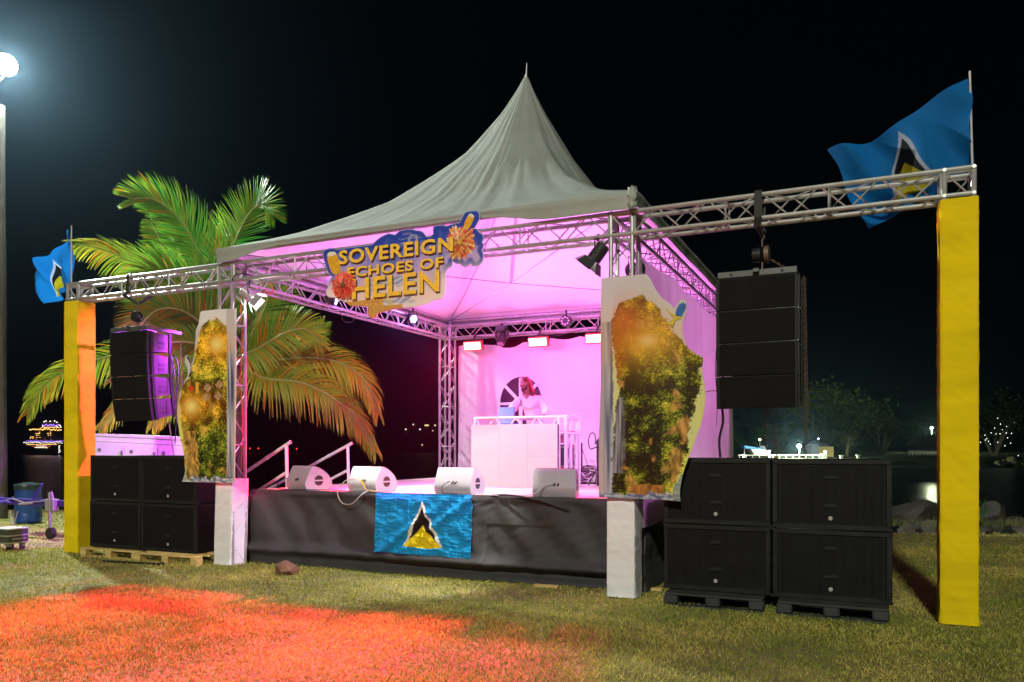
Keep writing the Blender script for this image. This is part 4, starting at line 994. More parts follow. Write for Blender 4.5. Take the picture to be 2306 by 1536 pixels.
def fly_flag(base, top, corners, label, seed, dim=(.36, .40, .52)):
    r = thing('pole_flag', base, label, 'flag', 'flags flying above the yellow towers')
    MB().tube([base, Vector(top)], [.012, .009], 8).build('pole', POLE, r)
    TL, BL, TR, BR = [Vector(c) for c in corners]   # hoist top, hoist bottom, fly top, fly bottom
    mb = MB(); cols = []; NX, NZ = 220, 150
    for j in range(NZ + 1):
        for i in range(NX + 1):
            s = i / NX; t = j / NZ; p = (BL.lerp(TL, t)).lerp(BR.lerp(TR, t), s)
            w_ = s ** .7; 
            p += Vector((.02 * math.sin(t * 9 + seed), .11 * math.sin(s * 8 + t * 2.5 + seed) * w_ + .05 * math.sin(s * 17 - t * 5 + seed), -.06 * math.sin(PI * s) + .035 * math.sin(s * 9 + t * 4 + seed) * w_))
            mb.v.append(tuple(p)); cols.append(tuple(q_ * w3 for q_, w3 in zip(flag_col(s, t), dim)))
    for j in range(NZ):
        for i in range(NX): a = j * (NX + 1) + i; mb.f.append((a, a + 1, a + NX + 2, a + NX + 1))
    mb.build('flag_cloth', FLG, r, cols=cols, ang=None, fix=False)
fy = 8.56; fl = 8.43
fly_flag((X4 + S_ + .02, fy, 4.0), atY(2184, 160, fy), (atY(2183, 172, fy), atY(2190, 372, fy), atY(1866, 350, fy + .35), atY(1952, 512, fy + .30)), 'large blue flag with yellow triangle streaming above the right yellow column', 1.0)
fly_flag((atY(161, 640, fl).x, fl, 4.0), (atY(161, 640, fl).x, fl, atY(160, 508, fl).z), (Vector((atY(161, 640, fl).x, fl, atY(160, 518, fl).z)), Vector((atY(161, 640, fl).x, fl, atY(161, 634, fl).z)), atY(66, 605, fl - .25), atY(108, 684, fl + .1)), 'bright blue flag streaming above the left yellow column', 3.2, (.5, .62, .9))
# ---------------------------------------------------------------- DJ booth
BZ = SZ + .002
lx0, lx1 = -5.66, -4.22; LY = 10.86; lz0, lz1 = BZ, 2.015
m = bpy.data.materials.new('led_screen_face'); m.use_nodes = True; nt = m.node_tree; N = nt.nodes; L = nt.links; p = N['Principled BSDF']
tc = N.new('ShaderNodeTexCoord'); sep = N.new('ShaderNodeSeparateXYZ'); L.new(tc.outputs['Object'], sep.inputs[0]); mlt = []
for k, ch in enumerate(('X', 'Z')):
    a = N.new('ShaderNodeMath'); a.operation = 'MULTIPLY'; a.inputs[1].default_value = 62; L.new(sep.outputs[ch], a.inputs[0])
    b_ = N.new('ShaderNodeMath'); b_.operation = 'FRACT'; L.new(a.outputs[0], b_.inputs[0])
    c_ = N.new('ShaderNodeMath'); c_.operation = 'GREATER_THAN'; c_.inputs[1].default_value = .24; L.new(b_.outputs[0], c_.inputs[0]); mlt.append(c_)
mm = N.new('ShaderNodeMath'); mm.operation = 'MULTIPLY'; L.new(mlt[0].outputs[0], mm.inputs[0]); L.new(mlt[1].outputs[0], mm.inputs[1])
mx = N.new('ShaderNodeMix'); mx.data_type = 'RGBA'; mx.inputs[6].default_value = (.20, .18, .16, 1); mx.inputs[7].default_value = (.50, .48, .44, 1)
L.new(mm.outputs[0], mx.inputs[0]); L.new(mx.outputs[2], p.inputs['Base Color']); p.inputs['Roughness'].default_value = .4
LEDF = m
lp = thing('led_panel', ((lx0 + lx1) / 2, LY, lz0), 'white dotted LED screen panel on the front of the DJ booth', 'screen')
pw = (lx1 - lx0) / 3
for i in range(3):
    for j in range(2):
        MB().box((lx0 + pw * (i + .5), LY, lerp(lz0, lz1, (j + .5) / 2)), (pw - .003, .012, (lz1 - lz0) / 2 - .003)).build('screen_tile', LEDF, lp, smooth=False)
        MB().box((lx0 + pw * (i + .5), LY + .04, lerp(lz0, lz1, (j + .5) / 2)), (pw - .01, .065, (lz1 - lz0) / 2 - .01), bev=.004).build('tile_housing', BLK, lp, smooth=False)
bo = thing('dj_booth', (-4.9, 11.3, BZ), 'white truss frame DJ booth behind the LED panel', 'booth')
bx0, bx1, by0, by1, bz1 = -5.65, -4.13, 10.97, 11.55, 2.12
WTR = M('white_truss', (.50, .50, .52), rough=.4, var=.05)
for (x, y) in ((bx0, by0), (bx1 - .11, by0), (bx1, by0), (bx1, by1), (bx0, by1), (bx1, (by0 + by1) / 2 - .08), (bx1, (by0 + by1) / 2 + .16)):
    MB().box((x, y, (BZ + bz1) / 2 if y != (by0 + by1) / 2 - .08 and y != (by0 + by1) / 2 + .16 else (BZ + 1.86) / 2), (.045, .045, (bz1 - BZ) if (x, y) in ((bx0, by0), (bx1 - .11, by0), (bx1, by0), (bx1, by1), (bx0, by1)) else 1.86 - BZ), bev=.008).build('post', WTR, bo)
for (a, b_) in (((bx0, by0), (bx1, by0)), ((bx1, by0), (bx1, by1)), ((bx0, by1), (bx1, by1)), ((bx0, by0), (bx0, by1))):
    for z in (bz1, 1.88): MB().bar((*a, z), (*b_, z), .022 if z > 2 else .018, 8).build('rail', WTR, bo)
mb = MB()
n = 8
for k in range(n): mb.bar((lerp(bx0, bx1 - .12, k / n), by0, 1.89 if k % 2 else bz1), (lerp(bx0, bx1 - .12, (k + 1) / n), by0, bz1 if k % 2 else 1.89), .013, 6)
for k in range(4): mb.bar((bx1, lerp(by0, by1, k / 4), 1.88 if k % 2 else bz1), (bx1, lerp(by0, by1, (k + 1) / 4), bz1 if k % 2 else 1.88), .012, 6)
for k in range(3):
    z0_ = lerp(BZ, 1.86, k / 3); z1_ = lerp(BZ, 1.86, (k + 1) / 3)
    mb.bar((bx1, by0, z0_), (bx1, by0 + .24, z1_), .010, 6); mb.bar((bx1, by1, z0_), (bx1, by1 - .2, z1_), .010, 6)
mb.build('lacing', WTR, bo)
MB().box(((bx0 + bx1) / 2, (by0 + by1) / 2, 1.90), (bx1 - bx0 - .05, by1 - by0 - .04, .03), bev=.005).build('table_top', M('booth_top', (.10, .08, .12), rough=.6), bo)
# equipment on the booth
lt = thing('laptop', (-5.25, 11.2, 1.92), 'open blue laptop on the left end of the DJ booth', 'laptop')
LPT = M('laptop_blue', (.045, .10, .42), rough=.35)
a0 = atY(1120, 947, 11.2); a1 = atY(1158, 916, 11.22)
MB().box(((a0.x + a1.x) / 2, 11.22, (2.03 + a1.z) / 2), (a1.x - a0.x, .012, a1.z - 2.03), rot=(rad(-10), 0, 0), bev=.004).build('lid', LPT, lt)
MB().box(((a0.x + a1.x) / 2, 11.35, 2.03), (a1.x - a0.x, .22, .016), bev=.004).build('base', LPT, lt)
MB().box(((a0.x + a1.x) / 2, 11.33, 1.975), (.20, .18, .10)).build('riser', BLK, lt, smooth=False)
mxr = thing('dj_mixer', (-5.45, 11.2, 1.92), 'dark DJ controller with knobs left of the laptop', 'mixer')
MB().box((-5.38, 11.25, 1.945), (.40, .32, .05), bev=.006).build('body', M('mixer_paint', (.10, .10, .09), rough=.5), mxr)
for i in range(6): MB().lathe([(.012, 0), (.010, .022)], (-5.53 + .06 * i, 11.13, 1.97), 10).build('knob', LOGO if i % 2 else BLK, mxr)
mon = thing('booth_speaker', (-4.6, 11.3, 1.92), 'small purple lit slanting case on the right of the booth top', 'speaker')
MB().prism([(11.13, 1.916), (11.42, 1.916), (11.42, 2.075), (11.24, 2.075)], lambda a, b: (-4.80, a, b), lambda a, b: (-4.42, a, b)).build('case', M('case_violet_tint', (.20, .16, .34), rough=.5, var=.1), mon, smooth=False)  # purple light on the grey case put into its colour
MB().box((-4.61, 11.175, 1.99), (.30, .012, .09), rot=(rad(-34), 0, 0)).build('panel', M('case_panel_violet_tint', (.26, .2, .45), rough=.4), mon, smooth=False)  # same purple light, painted lighter on the panel
rc = thing('equipment_rack', (-4.42, 11.28, BZ), 'dark flight case rack under the right end of the booth', 'flight case')
MB().box((-4.42, 11.27, BZ + .33), (.50, .46, .66), bev=.01).build('body', M('rack_purple', (.05, .03, .07), rough=.45, var=.3), rc)
for z in (.04, .33, .62): MB().box((-4.42, 11.27, BZ + z), (.51, .47, .022)).build('edge_trim', ALUD, rc, smooth=False)
MB().box((-4.40, 11.05, BZ + .74), (.40, .04, .12), bev=.004).build('drawer', M('rack_pink', (.3, .06, .16), rough=.5), rc)
# bag of cables, stand with loop
bg_ = thing('soft_bag', (-3.6, 12.0, BZ), 'slumped pink lit bag of cables on the deck right of the booth', 'bag')
q = atZ(1322, 1090, SZ)
rnd = random.Random(3)
def bagf(u, v):
    th = u * 2 * PI; ph = v * PI / 2; r_ = math.cos(ph) ** .7
    return (q.x + .26 * r_ * math.cos(th) + .03 * ns(u * 6, v * 4), q.y + .16 + .2 * r_ * math.sin(th), SZ + .02 + (.30 + .08 * math.cos(th)) * math.sin(ph) ** .8 * (1 + .15 * ns(u * 7, v * 5)) + .01)
MB().grid(bagf, 30, 16, wrap=True).build('sack', M('bag_cloth', (.42, .40, .42), rough=.6, var=.5, vs=12, bump=.6, bs=20), bg_)
for k in range(9):
    a = rnd.uniform(-.1, .1); pts = [(q.x + a + (.13 + .02 * rnd.random()) * math.cos(t), q.y - .03 + .05 * math.sin(t * 2 + k), SZ + .12 + .015 * k + (.07 + .01 * rnd.random()) * math.sin(t)) for t in [i * PI / 10 for i in range(21)]]
    MB().tube(pts, .007, 5, cap=False).build('cable_coil', CAB1 if k % 3 else WHT, bg_)
ms = thing('lighting_stand', (-3.5, 12.2, BZ), 'black stand with a looped cable near the back wall', 'stand')
b0 = atY(1346, 1085, 12.0); b1 = atY(1346, 990, 12.0)
MB().bar((b0.x, 12.0, BZ), (b0.x, 12.0, b1.z), .02, 10).build('pole', BLK, ms)
for k in range(3): MB().bar((b0.x, 12.0, BZ + .3), (b0.x + .2 * math.cos(k * 2.1), 12.0 + .2 * math.sin(k * 2.1), BZ + .012), .010, 6).build('leg', BLK, ms)
lc = atY(1338, 993, 12.0)
MB().tube([(b0.x + .02, 11.98, b1.z + .02)] + [(lc.x + .06 * math.cos(t) - .03, 11.98, lc.z + .13 * math.sin(t) + .02 * math.cos(t)) for t in [-.6 + i * .4 for i in range(15)]] + [(b0.x, 11.98, b1.z - .12)], .009, 8).build('cable_loop', CAB1, ms)
s2 = atY(1310, 1050, 12.6); s3 = atY(1310, 1000, 12.6)
cable([(s3.x, 12.6, s3.z), (s3.x + .02, 12.6, s3.z - .12), (s3.x + .12, 12.55, s2.z + .02), (s3.x + .2, 12.5, SZ + .02)], .005, 'thin black cable sloping down behind the booth')
stx = thing('thin_stand', (s3.x, 12.6, BZ), 'thin black stand pole right behind the booth frame', 'stand')
MB().bar((s3.x, 12.6, BZ), (s3.x, 12.6, s3.z + .02), .016, 8).build('pole', BLK, stx)
MB().lathe([(.14, 0), (.14, .015), (.02, .03)], (s3.x, 12.6, BZ), 20).build('base', BLK, stx)
yb_ = thing('orange_box', (-3.2, 12.5, BZ), 'orange box on the deck behind the cable bag', 'box')
qq = atY(1350, 1068, 12.9); MB().box((qq.x + .02, 12.9, BZ + .13), (.34, .3, .26), bev=.01).build('body', M('orange_box_paint', (.7, .33, .03), rough=.5), yb_)
MB().box((qq.x + .02, 12.9, BZ + .268), (.36, .32, .02), bev=.004).build('lid', M('orange_box_paint', (.7, .33, .03)), yb_)

# ---------------------------------------------------------------- person
def skin_mesh(name, V, E, R, mat, parent, sub=2, root=0):
    me = bpy.data.meshes.new(name); me.from_pydata([tuple(v) for v in V], E, []); o = bpy.data.objects.new(name, me); C.objects.link(o)
    md = o.modifiers.new('s', 'SKIN'); md.use_smooth_shade = True
    for i, sv in enumerate(me.skin_vertices[0].data):
        r_ = R[i]; sv.radius = r_ if isinstance(r_, tuple) else (r_, r_); sv.use_root = (i == root)
    ms_ = o.modifiers.new('b', 'SUBSURF'); ms_.levels = sub; ms_.render_levels = sub
    bpy.context.view_layer.update(); dg = bpy.context.evaluated_depsgraph_get(); m2 = bpy.data.meshes.new_from_object(o.evaluated_get(dg))
    m2.name = name; m2.materials.clear(); m2.materials.append(mat); o.modifiers.clear(); o.data = m2; bpy.data.meshes.remove(me)
    m2.polygons.foreach_set('use_smooth', [True] * len(m2.polygons))
    if parent:
        w_ = wloc(parent); m2.transform(Matrix.Translation(-w_)); o.parent = parent
    return o
PX, PY = -5.02, 11.98; P0 = Vector((PX, PY, SZ))
person = thing('person', tuple(P0), 'person in a loose white shirt leaning over the DJ booth looking down at the laptop', 'person')
SKN = M('skin_brown', (.20, .10, .065), rough=.5, var=.08, vs=20)
def PV(x, y, z): return P0 + Vector((x, y, z))
# facing camera side (-Y) and a little to -X; leaning forward
V = [PV(0, 0, .95), PV(-.02, -.03, 1.10), PV(-.05, -.09, 1.30), PV(-.08, -.14, 1.43), PV(-.105, -.17, 1.50), PV(-.12, -.19, 1.56), PV(-.125, -.20, 1.64), PV(-.13, -.20, 1.71), PV(-.13, -.195, 1.755),
     PV(.11, -.12, 1.40), PV(.24, -.16, 1.16), PV(.20, -.40, 1.06), PV(.17, -.47, 1.04),
     PV(-.27, -.16, 1.39), PV(-.36, -.26, 1.17), PV(-.30, -.50, 1.03), PV(-.28, -.56, 1.01),
     PV(.09, .02, .88), PV(.11, .0, .50), PV(.11, .04, .08), PV(.12, -.12, .035),
     PV(-.09, .02, .88), PV(-.12, -.02, .50), PV(-.12, .03, .08), PV(-.13, -.13, .035)]
R_ = [(.15, .11), (.145, .105), (.165, .11), (.10, .075), .052, .056, (.072, .088), (.076, .092), (.05, .06),
      .058, .043, .030, .026, .058, .043, .030, .026, .085, .058, .04, .035, .085, .058, .04, .035]
E_ = [(0, 1), (1, 2), (2, 3), (3, 4), (4, 5), (5, 6), (6, 7), (7, 8), (3, 9), (9, 10), (10, 11), (11, 12), (3, 13), (13, 14), (14, 15), (15, 16), (0, 17), (17, 18), (18, 19), (19, 20), (0, 21), (21, 22), (22, 23), (23, 24)]
# hands: five short chains each rooted at the wrist
for wi, sgn in ((12, 1), (16, -1)):
    w0 = V[wi]
    pl = w0 + Vector((0, -.05, -.012)); V.append(pl); R_.append((.036, .016)); E_.append((wi, len(V) - 1)); pi_ = len(V) - 1
    for f, (dx, ln) in enumerate(((-.028, .060), (-.010, .070), (.010, .066), (.028, .052))):
        a = pl + Vector((dx * 1.1, -.035, -.004)); b_ = a + Vector((dx * .3, -ln * .5, -.008)); c_ = b_ + Vector((0, -ln * .4, -.016))
        i0 = len(V); V += [a, b_, c_]; R_ += [.009, .008, .007]; E_ += [(pi_, i0), (i0, i0 + 1), (i0 + 1, i0 + 2)]
    a = w0 + Vector((-.035 * sgn, -.035, -.006)); b_ = a + Vector((-.016 * sgn, -.032, -.006)); i0 = len(V); V += [a, b_]; R_ += [.010, .008]; E_ += [(wi, i0), (i0, i0 + 1)]
body = skin_mesh('body', V, E_, R_, SKN, person, 2)
# facial relief: small pieces joined to the head as parts
hc = PV(-.128, -.20, 1.665); fd = Vector((-.45, -.85, -.28)).normalized(); rt = fd.cross(Vector((0, 0, 1))).normalized(); up = rt.cross(fd)
def HP(a, b_, c_): return hc + rt * a + up * b_ + fd * c_
MB().tube([HP(0, .02, .085), HP(0, -.005, .098), HP(0, -.022, .108), HP(0, -.03, .09)], [.008, .010, .014, .008], 8).build('nose', SKN, person)
for s in (-1, 1):
    MB().lathe([(.002, -.006), (.012, 0), (.002, .008)], tuple(HP(s * .032, .012, .083)), 10, 'y').build('eye', M('eye_white', (.7, .68, .66), rough=.3), person)
    MB().tube([HP(s * .074, .025, 0), HP(s * .088, .01, -.005), HP(s * .084, -.02, 0), HP(s * .074, -.03, .004)], [.006, .012, .010, .005], 8).build('ear', SKN, person)
MB().tube([HP(-.028, -.055, .080), HP(0, -.058, .092), HP(.028, -.055, .080)], [.005, .009, .005], 8).build('mouth', M('lips', (.16, .06, .05), rough=.5), person)
HAIR = M('dark_hair', (.02, .014, .012), rough=.8, bump=.5, bs=200)
MB().tube([HP(-.068, -.02, .02), HP(-.055, -.075, .045), HP(0, -.10, .078), HP(.055, -.075, .045), HP(.068, -.02, .02)], [.010, .020, .026, .020, .010], 10).build('beard', HAIR, person)
loc = []
for k in range(15):
    a = rad(75 + k * 15); s0 = HP(.07 * math.cos(a), .055 + .02 * math.sin(k), .065 * -abs(math.sin(a)) + .0); ln = .24 + .05 * math.sin(k * 2.3)
    loc.append([s0, s0 + up * -.06 + Vector((.02, .02, 0)), s0 + Vector((.045 + .01 * k / 5, .03, -ln * .7)), s0 + Vector((.06 + .012 * k / 4, .03, -ln))])
mb = MB()
for c_ in loc: mb.tube(c_, [.012, .014, .012, .006], 6)
mb.grid(lambda u, v: HP(.083 * math.cos(u * 2 * PI) * math.cos(v * 1.35), .03 + .082 * math.sin(v * 1.45), -.015 + .098 * math.sin(u * 2 * PI) * math.cos(v * 1.35) * (.75 if math.sin(u * 2 * PI) > 0 else 1)), 20, 8, wrap=True)
mb.build('hair', M('red_brown_hair', (.10, .02, .012), rough=.8, bump=.5, bs=120), person)
SHIRT = M('white_shirt', (.5, .5, .53), rough=.8, var=.05, bump=.5, bs=14)
sv = [PV(0, 0, .86), PV(-.02, -.03, 1.08), PV(-.05, -.09, 1.28), PV(-.075, -.135, 1.405), PV(-.09, -.155, 1.455), PV(.12, -.12, 1.39), PV(.25, -.16, 1.20), PV(.24, -.25, 1.13), PV(-.28, -.16, 1.38), PV(-.37, -.25, 1.20), PV(-.36, -.33, 1.13)]
sr = [(.20, .145), (.185, .14), (.195, .135), (.135, .10), (.075, .07), .080, .075, .078, .080, .075, .078]
shirt_ = skin_mesh('shirt', sv, [(0, 1), (1, 2), (2, 3), (3, 4), (3, 5), (5, 6), (6, 7), (3, 8), (8, 9), (9, 10)], sr, SHIRT, person, 3)
for v_ in shirt_.data.vertices:
    q_ = v_.co; v_.co = q_ + v_.normal * (.012 * ns(q_.x * 14 + q_.z * 9, q_.y * 9, q_.z * 5) + .006 * ns(q_.x * 30, q_.y * 30, q_.z * 22))
tr = [PV(0, 0, .93), PV(.09, .02, .84), PV(.11, 0, .50), PV(.11, .04, .10), PV(-.09, .02, .84), PV(-.12, -.02, .50), PV(-.12, .03, .10)]
skin_mesh('trousers', tr, [(0, 1), (1, 2), (2, 3), (0, 4), (4, 5), (5, 6)], [(.17, .13), .105, .08, .065, .105, .08, .065], M('dark_trousers', (.02, .02, .03), rough=.8), person, 2)

# ---------------------------------------------------------------- lamps
RED = M('red_lens', (.9, .5, .4), emis=(1., .42, .28), es=2.6, rough=.3)
LBODY = M('lamp_body', (.02, .02, .022), rough=.45, var=.2)
GR = 'red glowing light bars on the rear truss'
def red_lamp(u, v, wpx, label, first=None):
    p_ = atY(u, v, 14.36)
    if first: return dup(first, (p_.x, 14.36, p_.z), 0, label, GR)
    r = thing('wash_light', (p_.x, 14.36, p_.z), label, 'stage light', GR)
    MB().box((0, .06, 0), (.42, .10, .20), rot=(rad(18), 0, 0), bev=.01).build('housing', M('lamp_body_red_glow', (.75, .06, .05), rough=.5), r, local=True)  # red glow of the lens put into the housing colour
    MB().box((0, -.005, -.012), (.38, .012, .155), rot=(rad(18), 0, 0)).build('lens', RED, r, local=True, smooth=False)
    MB().tube([(-.22, .06, .0), (-.22, .06, .13), (.22, .06, .13), (.22, .06, 0)], .010, 6).build('yoke', LBODY, r, local=True)
    MB().tube([(0, .06, .13), (0, .14, .25)], .02, 8).build('clamp', LBODY, r, local=True)
    return r
r1 = red_lamp(1064, 778, 0, 'red glowing light bar at the left end of the rear truss')
red_lamp(1211, 769, 0, 'red glowing light bar at the middle of the rear truss', r1)
red_lamp(1341, 761, 0, 'red glowing light bar at the right end of the rear truss beside the island banner', r1)
# moving heads
def moving_head(p_, label, tilt, gr='moving head lights on the rear truss'):
    r = thing('moving_head', p_, label, 'stage light', gr)
    MB().box((0, 0, -.05), (.22, .20, .10), bev=.02).build('base', LBODY, r, local=True)
    for s in (-1, 1): MB().tube([(s * .12, 0, -.10), (s * .13, 0, -.20), (s * .12, 0, -.27)], [.028, .03, .025], 8).build('arm', LBODY, r, local=True)
    d = Vector((0, -math.sin(tilt), -math.cos(tilt))); c_ = Vector((0, 0, -.25))
    MB().tube([c_ - d * .11, c_ - d * .08, c_ + d * .05, c_ + d * .13], [.05, .09, .095, .085], 16).build('head', LBODY, r, local=True)
    MB().tube([c_ + d * .130, c_ + d * .135], [.07, .07], 16).build('lens', M('dark_lens', (.25, .12, .2), rough=.15), r, local=True)
    MB().tube([(0, 0, 0), (0, .0, .06)], .03, 8).build('clamp', LBODY, r, local=True)
    return r
p_ = atY(1130, 735, 14.40); moving_head((p_.x, 14.40, p_.z), 'black moving head lamp hanging between the left and middle red lights', .5)
p_ = atY(1275, 712, 14.40)
r = thing('par_light', (p_.x, 14.40, p_.z), 'black LED par lamp with a ring of lenses clamped high on the rear truss', 'stage light')
MB().lathe([(.08, .10), (.11, .06), (.115, -.05), (.105, -.06)], (0, 0, -.10), 20, 'y').build('housing', LBODY, r, local=True)
for k in range(8): MB().lathe([(.016, 0), (.014, -.006)], (.072 * math.cos(k * PI / 4), -.062, -.10 + .072 * math.sin(k * PI / 4)), 10, 'y').build('lens', M('lens_pink', (.8, .6, .7), rough=.2), r, local=True)
MB().tube([(0, 0, .02), (0, 0, .12)], .022, 8).build('clamp', LBODY, r, local=True)
# par lamps with bluish lenses on the left side truss and right tower
BLUE = M('blue_white_lens', (.8, .8, 1), emis=(.42, .38, 1.0), es=22, rough=.3)
WLENS = M('white_lens', (1, 1, 1), emis=(1, .96, .86), es=40, rough=.3)
def par(p0, tgt, label, lens=BLUE):
    r = thing('par_light', p0, label, 'stage light', 'blue white par lights')
    d = (Vector(tgt) - Vector(p0)).normalized()
    MB().tube([-d * .16, -d * .13, Vector((0, 0, 0)), d * .02], [.05, .085, .09, .095], 18).build('housing', LBODY, r, local=True)
    s = d.cross(Vector((0, 0, 1))).normalized(); t = s.cross(d)
    for k in range(7):
        c_ = (s * math.cos(k * PI / 3) + t * math.sin(k * PI / 3)) * (.055 if k < 6 else 0)
        MB().tube([c_ + d * .018, c_ + d * .028], [.020, .018], 10).build('lens', lens, r, local=True)
    MB().tube([s * .10 - d * .05, s * .10 + t * .14 - d * .05, -s * .10 + t * .14 - d * .05, -s * .10 - d * .05], .008, 6).build('yoke', LBODY, r, local=True)
    MB().tube([t * .14 - d * .05, t * .20 - d * .05], .02, 8).build('clamp', LBODY, r, local=True)
    return r, d
pA = atX(755, 676, -7.98); pB = atX(930, 718, -7.98); pC = Vector((X3 - .02, Y0 + .42, 3.72))
pars = [(tuple(pA), (-3.4, 12.8, 2.6), 'bluish par light on the left side truss beside the sign flower'), (tuple(pB), (-3.2, 11.2, 2.4), 'bluish par light on the left side truss near the rear tower'),
        ((X3 + .10, Y0 + .50, 3.70), (-6.8, 11.6, 3.6), 'bluish par light glowing behind the front right tower')]
for a, b_, c_ in pars: par(a, b_, c_)
# barn door lamps
def barndoor(p0, tgt, label, body):
    r = thing('barn_door_lamp', p0, label, 'stage light', 'barn door lamps of the front truss')
    d = (Vector(tgt) - Vector(p0)).normalized(); s = d.cross(Vector((0, 0, 1))).normalized(); t = s.cross(d)
    MB().tube([-d * .13, -d * .11, -d * .02, d * .08], [.045, .075, .08, .082], 16).build('housing', body, r, local=True)
    MB().tube([d * .072, d * .078], [.07, .07], 16).build('lens', WLENS, r, local=True)
    for k, (a, b_) in enumerate(((s, t), (-s, t), (t, s), (-t, s))):
        o_ = d * .085 + a * .085; q = [o_ - b_ * .075, o_ + b_ * .075, o_ + b_ * .095 + d * .10 + a * .07, o_ - b_ * .095 + d * .10 + a * .07]
        n_ = (a * .10 - d * .07).normalized() * .003
        MB().add([x - n_ for x in q] + [x + n_ for x in q], [(0, 1, 2, 3), (7, 6, 5, 4), (0, 4, 5, 1), (1, 5, 6, 2), (2, 6, 7, 3), (3, 7, 4, 0)]).build('barn_door', body, r, local=True, smooth=False)
    MB().tube([s * .10, s * .10 + Vector((0, 0, .15)), -s * .10 + Vector((0, 0, .15)), -s * .10], .008, 6).build('yoke', LBODY, r, local=True)
    MB().tube([(0, 0, .15), (0, .03, .22)], .018, 8).build('clamp', LBODY, r, local=True)
    return r, d
bL = atY(560, 664, 8.42); bR = atY(1346, 572, 8.30)
tL, tR = (-5.5, 10.2, 1.3), (-5.5, 8.3, .5)
_, dL = barndoor(tuple(bL), tL, 'bright silver barn door lamp at the front left tower', M('silver_body', (.55, .56, .6), rough=.3, metal=.6))
_, dR = barndoor(tuple(bR), tR, 'black barn door lamp hanging from the front truss left of the right tower', LBODY)
MB_ = cable([tuple(bR + Vector((.03, .03, .06))), (bR.x + .12, 8.33, bR.z + .16), (X3 + .0, Y0, 4.02), (X3 + .05, Y0 + .02, 4.03)], .008, 'black cable from the barn door lamp to the right tower')
cable([(X2 + S_ + .02, Y0 - .03, 3.98), (X2 + S_ + .1, Y0 - .03, 4.06), (X2 + S_ + .25, Y0 + .05, 4.06), (X2 + S_ + .3, Y0 + .1, 4.0)], .008, 'black cable knot on the truss above the silver lamp')
cable([(X2 + S_ + .02, Y0 + 2.4, 3.97), (X2 + S_ + .03, Y0 + 2.5, 3.80), (X2 + S_ + .02, Y0 + 2.75, 3.82), (X2 + S_ + .0, Y0 + 2.9, 3.98)], .005, 'thin cable loop hanging under the left side truss')

# light of those lamps, plus an added pink fill -----------------------------------------------------
MAG = (.95, .22, .96)
def spot(n, p0, t0, e, c_, ang=60, bl=.5, r_=.05): return light(n, 'SPOT', p0, t0, e, c_, spot_size=rad(ang), spot_blend=bl, shadow_soft_size=r_)
LL = Vector(bL) + dL * .11; LR = Vector(bR) + dR * .11
spot('lamp_left', LL, tL, 1150, (1, .97, .84), 56, .5, .05)
spot('lamp_right', LR, tR, 1150, (1, .97, .86), 50, .5, .05)
for k, u in enumerate((1064, 1211, 1341)):
    p_ = atY(u, 770, 14.30); o = light('lamp_red', 'SPOT', (p_.x, 14.30, 3.77), (p_.x * .25 - 3.9, 4.6, .0), 21000, (1, .0, .06), spot_size=rad(42), spot_blend=.7, shadow_soft_size=.12)
    light('lamp_red_glow', 'POINT', (p_.x, 14.22, 3.70), None, 14, (1, .08, .06), shadow_soft_size=.08)
# pink wash of the pars on roof lining, walls
for (a, b_, c_), e in zip(pars, (720, 720, 820)):
    d = (Vector(b_) - Vector(a)).normalized(); spot('lamp_pink', Vector(a) + d * .06, b_, e, MAG, 140, .8, .07)
light('pink_ceiling_fill', 'SPOT', (-6.9, 13.6, 1.25), (-5.3, 11.4, 4.6), 300, (.95, .22, .96), spot_size=rad(150), spot_blend=.8, shadow_soft_size=.15)  # unseen fill added low inside, brightens the roof lining
light('pink_ceiling_fill2', 'SPOT', (-3.2, 12.9, 1.25), (-5.0, 12.2, 4.6), 330, (.95, .22, .96), spot_size=rad(150), spot_blend=.8, shadow_soft_size=.15)  # second added fill on the right, no fixture behind it
light('lamp_violet', 'SPOT', (-8.50, 9.9, 3.95), (-12.4, 9.1, 1.2), 3200, (.62, .05, 1), spot_size=rad(76), spot_blend=.5, shadow_soft_size=.06)

light('lamp_left_spill', 'POINT', Vector(bL) + dL * .15, None, 14, (1, .97, .9), shadow_soft_size=.03)
light('lamp_right_spill', 'POINT', Vector(bR) + dR * .15, None, 5, (1, .97, .9), shadow_soft_size=.03)
for (a, b_, c_) in pars[:2]:
    d = (Vector(b_) - Vector(a)).normalized(); light('par_spill', 'POINT', Vector(a) + d * .12, None, 12, (.30, .18, 1), shadow_soft_size=.04)

for k, (x0, x1, dz) in enumerate(((-7.5, -6.3, .06), (-6.2, -5.1, .09), (-5.0, -4.2, .05))):
    cable([(lerp(x0, x1, t / 4), YB - .04, zb - .02 - dz * math.sin(PI * t / 4) + .02 * (t % 2)) for t in range(5)], .007, ['left', 'middle', 'right'][k] + ' black cable drooping along the lower tube of the rear truss')
for k, (y0, y1) in enumerate(((9.6, 11.0), (11.6, 13.2))):
    cable([(X2 + S_ + .01, lerp(y0, y1, t / 4), zb - .03 - .05 * math.sin(PI * t / 4)) for t in range(5)], .006, ['front', 'rear'][k] + ' black cable drooping under the left side truss')
